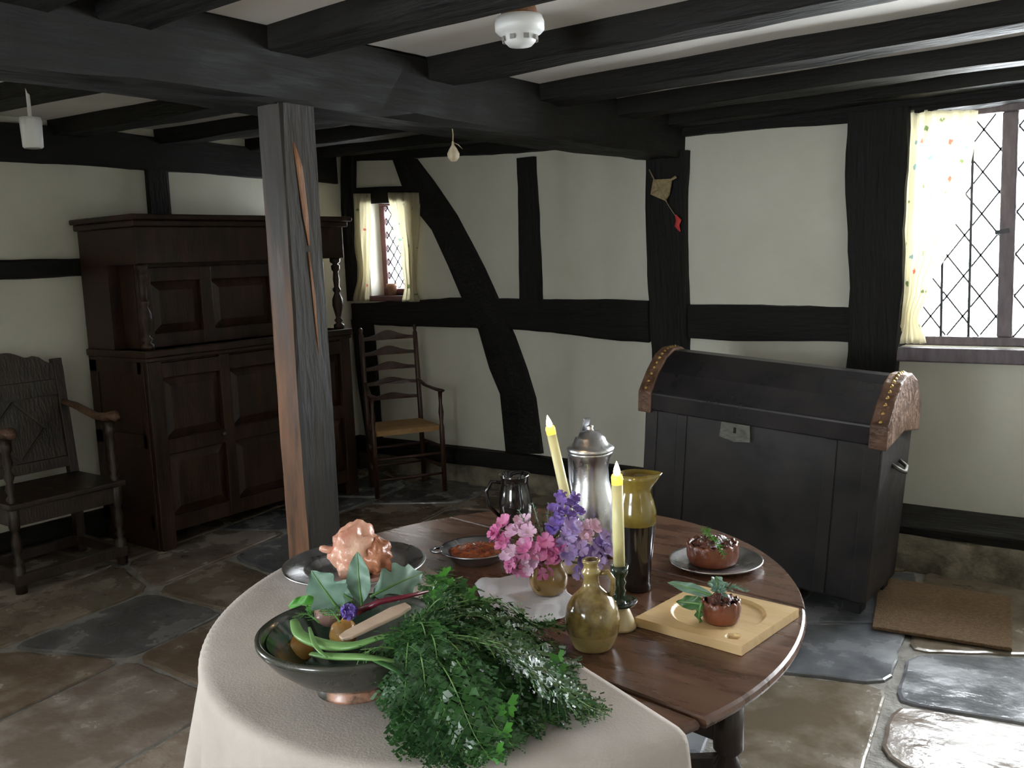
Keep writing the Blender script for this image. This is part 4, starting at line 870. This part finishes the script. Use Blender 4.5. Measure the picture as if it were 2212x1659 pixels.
# small ochre jug with flowers
q = T(1181, 1283, ZT); JQ = Vector((q.x, q.y+.01, ZT+.0035))
t = thing('flower_jug', 'small ochre glazed jug with a handle, holding pink and purple flowers', 'jug', JQ)
MB().lathe([(0, 0), (.036, 0), (.040, .004), (.047, .022), (.047, .042), (.040, .058), (.035, .068), (.037, .078), (.040, .084), (.036, .084), (.031, .068), (.040, .04), (0, .012)], 44).build('body', 'ochre', t, smooth=True)
hf = Vector((-cR.x*.6+.5, -cR.y*.6-.62, 0)).normalized()
handle(t, [hf*.037+Vector((0, 0, .074)), hf*.055+Vector((0, 0, .070)), hf*.062+Vector((0, 0, .05)), hf*.058+Vector((0, 0, .03)), hf*.044+Vector((0, 0, .018))], [.006, .007, .007, .006, .006], 'ochre')

# ------------------------------------------------------------------ flowers
def petals(mb, c, ax, r, rnd, n=5, cup=.35):
    ax = ax.normalized(); u = ax.orthogonal().normalized(); v = ax.cross(u); a0 = rnd.uniform(0, 6)
    for k in range(n):
        a = a0+2*PI*k/n; d = u*math.cos(a)+v*math.sin(a); s = ax.cross(d)
        w_ = r*rnd.uniform(.42, .6); L_ = r*rnd.uniform(.85, 1.15); rf = rnd.uniform(-.15, .25)
        p = [c, c+d*L_*.35+s*w_*.6+ax*r*.1, c+d*L_*.8+s*w_+ax*r*(cup+rf*.3), c+d*L_*1.02+s*w_*.35+ax*r*(cup+rf), c+d*L_*.95+ax*r*(cup-.08+rf), c+d*L_*1.02-s*w_*.35+ax*r*(cup+rf), c+d*L_*.8-s*w_+ax*r*(cup+rf*.3), c+d*L_*.35-s*w_*.6+ax*r*.1]
        m_ = c+d*L_*.55+ax*r*(.02)
        mb.add(p+[m_], [(0, 1, 8), (1, 2, 8), (2, 3, 8), (3, 4, 8), (4, 5, 8), (5, 6, 8), (6, 7, 8), (7, 0, 8)])
rnd = random.Random(5)
def flower(px, py, dep, m, r, label, grp, nb=3):
    """a stem from the jug mouth to a blossom seen at (px,py), dep metres in front(-)/behind(+) the jug"""
    pl_ = JQ+cF*dep; d = cF+cR2*((px-1106)/FPX)-cU2*((py-829.5)/FPX); tt = (pl_-EYE).dot(cF); P = EYE+d*tt
    root = thing('flower', label, 'flower', JQ+Vector((0, 0, .06)), group=grp)
    P = P-(JQ+Vector((0, 0, .06))); out = P.normalized()
    MB().tube([Vector((rnd.uniform(-.012, .012), rnd.uniform(-.012, .012), -.01)), Vector((P.x*.25, P.y*.25, P.z*.45+.015)), P*.97], [.0014, .0013, .001], 5).build('stem', 'leaf', root)
    mb = MB(); axd = (out+Vector((0, 0, .2))-cF*.7).normalized()
    petals(mb, P, axd, r, rnd, 5)
    for k in range(nb-1):
        o_ = Vector((rnd.uniform(-1, 1), rnd.uniform(-1, 1), rnd.uniform(-1, .8)))*r*.75
        petals(mb, P+o_, (axd+o_.normalized()*.7), r*rnd.uniform(.6, .9), rnd, 4)
    mb.build('petals', m, root, smooth=True, fix=False)
    return root
for (px, py, dp) in ((1090, 1130, 0), (1085, 1175, -.01), (1118, 1205, -.02), (1140, 1228, -.035), (1175, 1235, -.04), (1195, 1205, -.05), (1165, 1195, -.05), (1072, 1150, .0), (1110, 1220, -.01), (1205, 1180, -.045), (1135, 1180, -.05), (1180, 1170, -.055)):
    flower(px, py, dp, 'pink', .022, 'pink sweet pea blossom in the lower left of the posy', 'pink blossoms in the flower jug')
for (px, py, dp) in ((1108, 1150, -.02), (1140, 1150, -.045), (1100, 1195, -.03), (1128, 1125, 0), (1282, 1140, -.01), (1262, 1158, -.03), (1150, 1215, -.05)):
    flower(px, py, dp, 'palepink', .022, 'pale pink blossom with a frilled edge in the posy', 'pale pink blossoms in the flower jug')
for (px, py, dp) in ((1225, 1160, -.045), (1245, 1185, -.04), (1270, 1195, -.03), (1292, 1180, -.015), (1255, 1215, -.03), (1290, 1205, -.02), (1225, 1200, -.05), (1300, 1160, 0), (1310, 1185, 0), (1270, 1220, -.02), (1235, 1140, -.04)):
    flower(px, py, dp, 'lilac', .024, 'lilac blossom in the lower right of the posy', 'lilac blossoms in the flower jug')
for (px, py, dp) in ((1210, 1075, .01), (1228, 1090, .02), (1195, 1100, -.02), (1215, 1105, -.03), (1200, 1130, -.05), (1232, 1115, -.02), (1240, 1080, .03), (1250, 1105, .01), (1190, 1145, -.05)):
    flower(px, py, dp, 'violet', .017, 'deep violet blossom at the top of the posy', 'violet blossoms in the flower jug')
def sprig(name, p0, p1, n, lw, ll, m, label, cat, group=None, bend=(0, 0, .02), rnd=rnd, w3=.0009):
    """a stem from p0 to p1 with pairs of narrow leaves"""
    p0, p1 = Vector(p0), Vector(p1); root = thing(name, label, cat, p0, group=group); b_ = Vector(bend); L_ = p1-p0
    def pt(t): return L_*t+b_*4*t*(1-t)
    MB().tube([pt(i/8) for i in range(9)], [w3*1.3]*8+[w3*.5], 5).build('stem', m, root)
    mb = MB()
    for i in range(n):
        t = .12+.88*i/n; c = pt(t); tg = (pt(min(t+.05, 1))-pt(t-.05)).normalized()
        for k in range(2):
            sd = Vector((rnd.uniform(-1, 1), rnd.uniform(-1, 1), rnd.uniform(-.4, 1))); sd = (sd-tg*sd.dot(tg)).normalized()
            d = (sd*.8+tg*.7).normalized(); s = d.cross(sd+tg*.3).normalized(); l = ll*rnd.uniform(.7, 1.1)*(1-.4*t)
            mb.add([c, c+d*l*.4+s*lw, c+d*l, c+d*l*.4-s*lw], [(0, 1, 2, 3)])
    mb.build('needles', m, root, fix=False)
    return root
for k, (px, py) in enumerate(((1150, 1085), (1170, 1110), (1120, 1100), (1240, 1100), (1262, 1120), (1155, 1130), (1185, 1085))):
    d = cF+cR2*((px-1106)/FPX)-cU2*((py-829.5)/FPX); P = EYE+d*((JQ-EYE).dot(cF)-.01)
    sprig('herb_sprig', JQ+Vector((rnd.uniform(-.01, .01), rnd.uniform(-.01, .01), .07)), P, 22, .002, .018, 'frond' if k % 2 else 'silver', 'thin green herb sprig rising between the violet blossoms of the posy', 'sprig', 'green sprigs in the flower jug', (0, 0, .0))

# ------------------------------------------------------------------ leaves, herbs and vegetables
def leaf(name, p0, p1, wid, up, m, label, cat, curl=.02, lobes=0, group=None, wave=.004, seed=1, cupv=.25):
    p0, p1 = Vector(p0), Vector(p1); root = thing(name, label, cat, p0, group=group); L_ = p1-p0; tl_ = L_.length; tg = L_.normalized()
    up = Vector(up); up = (up-tg*up.dot(tg)).normalized(); sd = tg.cross(up); n, m_ = 22, 10; vs = []
    for i in range(n+1):
        t = i/n; w_ = wid*(math.sin(PI*min(1, max(0, (t-.06)/.94))**.85)**.75 if t > .06 else .03)
        if lobes: w_ *= 1+.28*math.sin(t*lobes*2*PI)*math.sin(PI*t)
        for j in range(m_+1):
            s = j/m_*2-1
            vs.append(L_*t+up*(curl*4*t*(1-t)+abs(s)*w_*cupv+wave*math.sin(t*17+s*3+seed)*abs(s))+sd*s*w_)
    MB().add(vs, [(i*(m_+1)+j, i*(m_+1)+j+1, (i+1)*(m_+1)+j+1, (i+1)*(m_+1)+j) for i in range(n) for j in range(m_)]).build('blade', m, root, smooth=True, fix=False)
    MB().tube([L_*(i/10)+up*(curl*4*i/10*(1-i/10)+.0006)-up*.0 for i in range(11)], [.0032-.0026*i/10 for i in range(11)], 6).build('midrib', 'stalk', root, smooth=True)
    return root
upv = -cF+Vector((0, 0, .4))
def V(px, py, z): return at(px, py, 2, z)
leaf('cardoon_leaf', V(738, 1325, .865), V(672, 1232, .955), .034, upv, 'silver', 'broad silvery-green leaf leaning left out of the bowl', 'leaf', .01, 3, seed=2)
leaf('cardoon_leaf', V(782, 1308, .87), V(772, 1192, .975), .024, upv, 'silver', 'upright pale silvery-green leaf in front of the poultry', 'leaf', .012, 0, seed=3)
leaf('cardoon_leaf', V(800, 1290, .86), V(915, 1238, .885), .036, upv, 'silver', 'curled grey-green leaf lying across the back rim of the bowl', 'leaf', .015, 4, seed=5, wave=.008)
leaf('cardoon_leaf', V(762, 1300, .86), V(712, 1258, .90), .022, upv, 'silver', 'small silvery leaf between the two tall leaves', 'leaf', .01, 2, seed=8)
leaf('green_leaf', V(700, 1310, .855), V(622, 1308, .862), .020, upv, 'leafb', 'light green leaf on the back rim of the bowl', 'leaf', .01, 0, seed=4)
# vegetables in the bowl
def veg(name, px, py, z, r, m, label, seed, tall=1., stem=True):
    p = V(px, py, z)
    t = thing(name, label, name.split('_')[-1], (p.x, p.y, p.z-r*tall))
    blob(r, r, r*tall, seed, .05, 1.5, 24).build('bulb', m, t, smooth=True, loc=(0, 0, r*tall))
    if stem: MB().tube([(0, 0, r*tall*1.9), (.003, .002, r*tall*2.25)], [.004, .002], 7).build('stem', m, t, smooth=True)
veg('pink_onion', 704, 1330, .835, .030, 'onion', 'pink-skinned onion at the back of the bowl', 1)
veg('pink_onion', 688, 1360, .81, .024, 'onion', 'small pink onion below the larger one in the bowl', 2)
veg('yellow_apple', 742, 1368, .83, .028, 'apple', 'orange-yellow apple partly under the wooden stick in the bowl', 3)
veg('yellow_apple', 645, 1405, .80, .030, 'apple', 'orange-yellow apple at the left front inside the bowl', 4)
# beet stem, wooden slat, stalks
t = thing('beet_stem', 'dark red stem lying across the bowl above the wooden stick', 'stem', V(770, 1322, .872)); b0 = Vector(t.location)
MB().tube([V(770, 1322, .872)-b0, V(820, 1300, .892)-b0, V(870, 1290, .895)-b0, V(925, 1278, .892)-b0], [.008, .006, .005, .003], 8).build('stem', 'beet', t, smooth=True)
t = thing('wooden_stick', 'flat pale scrubbed wooden stick resting across the green bowl', 'stick', V(738, 1378, .868)); b0 = Vector(t.location)
a, b_ = V(736, 1380, .868)-b0, V(882, 1308, .898)-b0
mb = MB(); tg = (b_-a).normalized(); sd = tg.cross(Vector((0, 0, 1))).normalized(); upn = sd.cross(tg)
mb.rings([[p+sd*s*w_+upn*u*.004 for s, u in ((-1, -1), (1, -1), (1, 1), (-1, 1))] for p, w_ in ((a, .008), (a.lerp(b_, .12), .016), (a.lerp(b_, .8), .021), (b_, .012))]).build('blade', 'lightwood', t, bevel=.002)
def stalk(pts, r, label, m='stalk'):
    P = [V(*q) for q in pts]; t = thing('leek_stalk', label, 'stalk', P[0]); b0 = Vector(t.location)
    P = [p-b0 for p in P]; Q = []
    for i in range(len(P)-1):
        for k in range(5):
            a0, a1, a2, a3 = P[max(i-1, 0)], P[i], P[i+1], P[min(i+2, len(P)-1)]; u = k/5
            Q.append(.5*((2*a1)+(a2-a0)*u+(2*a0-5*a1+4*a2-a3)*u*u+(3*a1-a0-3*a2+a3)*u**3))
    Q.append(P[-1]); n = len(Q)
    MB().tube(Q, [r*(.6+.6*math.sin(PI*min(i/n*1.2, 1))) for i in range(n)], 10, flat=.45).build('stalk', m, t, smooth=True)
stalk([(635, 1340, .865), (650, 1372, .862), (700, 1392, .862), (760, 1395, .872), (830, 1375, .885), (895, 1372, .88)], .013, 'thick pale green stalk curving across the bowl below the wooden stick')
stalk([(672, 1412, .852), (720, 1418, .860), (790, 1420, .872), (860, 1430, .862)], .010, 'pale green stalk along the front rim of the bowl')
stalk([(668, 1355, .868), (682, 1395, .870), (706, 1420, .866)], .004, 'thin grey-green stem bending over the front of the bowl')
stalk([(805, 1425, .868), (860, 1450, .860), (910, 1500, .80)], .006, 'slender green stem drooping from the bowl onto the cloth', 'leaf')
# purple flower head in the bowl
t = thing('chive_flower', 'small round violet flower head lying in the bowl', 'flower', V(753, 1322, .884)); mb = MB(); r2 = random.Random(3)
for k in range(26):
    d = Vector((r2.uniform(-1, 1), r2.uniform(-1, 1), r2.uniform(-.6, 1))).normalized(); petals(mb, d*.011, d, .008, r2, 4)
mb.build('florets', 'violet', t, fix=False); MB().tube([(0, 0, -.004), (-.03, .0, -.012), (-.06, -.01, -.014)], .0015, 6).build('stem', 'stalk', t)

def frond_mesh(pts, wid, seed, np_=13, nl=6, curl=.25, up=Vector((0, 0, 1)), lw=.45):
    """feathery frond: returns (stem MB, leaflet MB) along pts (local)"""
    r = random.Random(seed); P = [Vector(p) for p in pts]; Q = []
    for i in range(len(P)-1):
        for k in range(6):
            a0, a1, a2, a3 = P[max(i-1, 0)], P[i], P[i+1], P[min(i+2, len(P)-1)]; u = k/6
            Q.append(.5*((2*a1)+(a2-a0)*u+(2*a0-5*a1+4*a2-a3)*u*u+(3*a1-a0-3*a2+a3)*u**3))
    Q.append(P[-1]); n = len(Q)-1
    def pt(t): x = t*n; i = min(int(x), n-1); return Q[i].lerp(Q[i+1], x-i)
    st = MB().tube(Q, [.0019*(1-i/n*.75) for i in range(n+1)], 5); lf = MB()
    for i in range(np_):
        t = .22+.77*i/np_; c = pt(t); tg = (pt(min(t+.03, 1))-pt(max(t-.03, 0))).normalized()
        w0 = wid*math.sin(PI*(.16+.80*(1-(1-t)**1.0)*1.0*.0+.84*(i/np_)))**.6*r.uniform(.75, 1.15)
        s0 = tg.cross(up).normalized(); un = s0.cross(tg)
        for sg in (-1, 1):
            dr = (s0*sg*.85+tg*.65+un*r.uniform(-.35, .45)).normalized(); m2 = nl
            prev = c
            for k in range(1, m2+1):
                u = k/m2; q = c+dr*w0*u+un*(-curl*w0*u*u)+tg*w0*.15*u*u
                st.tube([prev, q], .0005, 3, cap=False) if k % 2 == 0 or k == m2 else None
                if k % 2 == 0: prev = q
                l = w0*.40*(1.05-u*.6)
                for s2 in (-1, 1):
                    d2 = (dr.cross(un)*s2*.8+dr*.7+un*r.uniform(-.4, .5)).normalized(); s3 = d2.cross(un+tg*.2).normalized()
                    lf.add([q, q+d2*l*.45+s3*l*lw*.5, q+d2*l, q+d2*l*.5-s3*l*lw*.5], [(0, 1, 2), (0, 2, 3)])
                    if k % 2 == 0: lf.add([q+d2*l*.3, q+d2*l*.6+s3*l*lw, q+d2*l*.75+un*l*.1-s3*l*lw*.2], [(0, 1, 2)])
            lf.add([c+dr*w0*.95, c+dr*w0*1.12+tg*l*.5, c+dr*w0*1.25, c+dr*w0*1.05-tg*l*.4], [(0, 1, 2, 3)])
    return st, lf
hb_ = thing('carrot_top_bunch', 'large feathery bunch of green carrot tops spilling from the bowl over the cloth', 'herbs', V(905, 1345, .86)); b0 = Vector(hb_.location)
tg_ = [(1312, 1545), (1290, 1525), (1255, 1490), (1240, 1455), (1218, 1415), (1205, 1385), (1205, 1352), (1160, 1345), (1110, 1335), (1180, 1560), (1145, 1590), (1110, 1615), (1060, 1640), (1010, 1655), (960, 1650), (915, 1625), (880, 1590), (868, 1545), (870, 1490),
      (890, 1450), (1100, 1560), (1050, 1580), (1000, 1600), (950, 1580), (1180, 1490), (1130, 1500), (1080, 1510), (1020, 1530), (960, 1520), (1150, 1440), (1090, 1450), (1030, 1470), (970, 1470), (1110, 1400), (1050, 1410), (990, 1420), (930, 1420), (1060, 1370), (1000, 1380), (1230, 1500)]
rr_ = random.Random(8)
tg_ += [(1275, 1540), (1235, 1530), (1120, 1530), (1000, 1560), (1060, 1480), (940, 1480), (1110, 1470), (1170, 1410), (1130, 1370), (900, 1560), (935, 1610), (1085, 1600), (1200, 1470), (1020, 1600)]
for i, (px, py) in enumerate(tg_):
    z0 = .862+rr_.uniform(-.012, .012); s = V(880+rr_.uniform(-10, 45), 1345+rr_.uniform(-30, 45), z0)
    dist = math.hypot(px-905, py-1350); zt = ZC+.010+rr_.uniform(0, .020)+(.045 if dist < 200 else .0)
    e = V(px, py, zt); mdl = s.lerp(e, .5)+Vector((0, 0, .035+rr_.uniform(0, .022))); m3 = s.lerp(e, .82); m3.z = max(m3.z, zt+.014)
    st, lf = frond_mesh([s-b0, mdl-b0, m3-b0, e-b0], .056*rr_.uniform(.7, 1.15), i, 16, 6, lw=.6)
    f = lf.build('frond', 'frond' if i % 3 else 'leaf', hb_, fix=False); st.build('frond_stem', 'stalk', f, fix=False)
def flatleaf(p, d, r, up, m, parent, name='leaf'):
    """a lobed parsley leaf"""
    up = Vector(up).normalized(); d = Vector(d); d = (d-up*d.dot(up)).normalized(); s = up.cross(d); mb = MB(); pts = [Vector()]
    n = 36
    for k in range(n+1):
        a = -2.3+4.6*k/n; rad = r*(.62+.38*abs(math.cos(a*1.5)))*(1+.16*math.sin(a*11))
        pts.append(d*math.cos(a)*rad+s*math.sin(a)*rad-up*rad*.22*abs(math.sin(a)))
    mb.add(pts, [(0, k, k+1) for k in range(1, n+1)]); return mb.build(name, m, parent, loc=p, fix=False)
for i, (px, py, z, r) in enumerate([(950, 1262, .87, .026), (968, 1275, .868, .026), (1010, 1300, .86, .024), (1040, 1310, .85, .018), (1180, 1440, .80, .024), (1140, 1455, .80, .022), (1125, 1420, .81, .018), (1205, 1445, .79, .018), (1205, 1415, .80, .016), (1095, 1520, .80, .022), (1075, 1545, .79, .020),
                                    (1085, 1580, .785, .020), (1060, 1500, .80, .02), (1050, 1392, .83, .020), (1072, 1405, .83, .018), (860, 1395, .87, .018), (880, 1410, .865, .020), (1070, 1625, .775, .018), (1150, 1475, .79, .018), (995, 1450, .83, .018)]):
    p = V(px, py, z); flatleaf(p-b0, Vector((rr_.uniform(.2, 1), -rr_.uniform(.0, 1), -.3)), r, -cF+Vector((rr_.uniform(-.5, .5), rr_.uniform(-.5, .5), .6)), 'leafb', hb_, 'broad_leaf')
# parsley bunch at the back of the greens
pb = thing('parsley_bunch', 'dark green parsley behind the carrot tops next to the bowl', 'herbs', V(925, 1330, .85)); b1 = Vector(pb.location)
for i, (px, py, zz) in enumerate([(968, 1225, .875), (1000, 1245, .865), (1030, 1270, .855), (1050, 1300, .84), (945, 1245, .88), (1055, 1325, .83), (1010, 1285, .86), (980, 1260, .875), (935, 1275, .885)]):
    e = V(px, py, zz); s = V(915+i*3, 1335, .85)
    st, lf = frond_mesh([s-b1, s.lerp(e, .5)-b1+Vector((0, 0, .02)), e-b1], .034, 60+i, 10, 4, lw=.9)
    f = lf.build('frond', 'leaf', pb, fix=False); st.build('frond_stem', 'stalk', f, fix=False)
for i, (px, py, z) in enumerate([(963, 1246, .885), (990, 1268, .88), (1022, 1290, .87), (1040, 1318, .86), (945, 1288, .885)]):
    p = V(px, py, z); flatleaf(p-b1, Vector((rr_.uniform(-1, 1), -.5, 0)), .024, -cF+Vector((0, 0, .7)), 'leaf' if i % 2 else 'leafb', pb, 'broad_leaf')
# fennel wisps in the bowl
for i, (a, b_, lb_) in enumerate((((690, 1345, .86), (640, 1330, .868), 'thin dill wisp at the left inside the bowl'), ((735, 1345, .875), (700, 1318, .88), 'thin dill wisp beside the violet flower head'), ((850, 1400, .875), (770, 1425, .868), 'thin dill wisp over the front rim of the bowl'))):
    s, e = V(*a), V(*b_); t = thing('dill_wisp', lb_, 'herb', s); st, lf = frond_mesh([(0, 0, 0), (e-s)*.5+Vector((0, 0, .01)), e-s], .022, 90+i, 9, 5, lw=.2)
    f = lf.build('leaflets', 'leaf', t, fix=False); st.build('stem', 'stalk', t, fix=False)
# greens on the pies
sprig('rosemary_sprig', T(1512, 1140, PL1.z+.022), T(1566, 1204, PL1.z+.006), 34, .0014, .024, 'leafb', 'bright green rosemary sprig lying across the large pie', 'herb', None, (0, 0, .012))
sprig('herb_sprig', PL1+Vector((.01, .02, .0)), PL1+Vector((.05, .01, .0)), 10, .002, .016, 'silver', 'tiny silvery herb sprig beside the rosemary on the large pie', 'herb', None, (0, 0, .004))
leaf('bay_leaf', PL2+Vector((-.012, .0, .0)), V(1442, 1258, PL2.z+.02), .012, upv, 'silver', 'narrow pale leaf pointing left off the small pie', 'leaf', .006, seed=3)
leaf('bay_leaf', PL2+Vector((-.02, -.005, -.02)), V(1462, 1300, PL2.z-.035), .016, upv, 'leaf', 'dark green leaf lying on the board left of the small pie', 'leaf', .006, seed=6)
leaf('bay_leaf', PL2+Vector((-.004, .0, .0)), V(1546, 1245, PL2.z+.03), .020, upv, 'silver', 'broad pale leaf standing up behind the small pie', 'leaf', .004, 5, seed=9)
leaf('bay_leaf', PL2+Vector((-.030, -.030, -.008)), PL2+Vector((-.034, -.034, -.052)), .012, Vector((-.5, -1, .2)), 'leaf', 'green leaf pressed against the side of the small pie', 'leaf', .004, seed=12)
for k, (dx, dy, lb_) in enumerate(((.045, .03, 'feathery grey-green sprig reaching right over the small pie'), (.02, -.028, 'feathery grey-green sprig on the front of the small pie'))):
    sprig('herb_sprig', PL2+Vector((-.02, 0, .010)), PL2+Vector((dx, dy, .014)), 22, .0026, .022, 'silver', lb_, 'herb', None, (0, 0, .01))
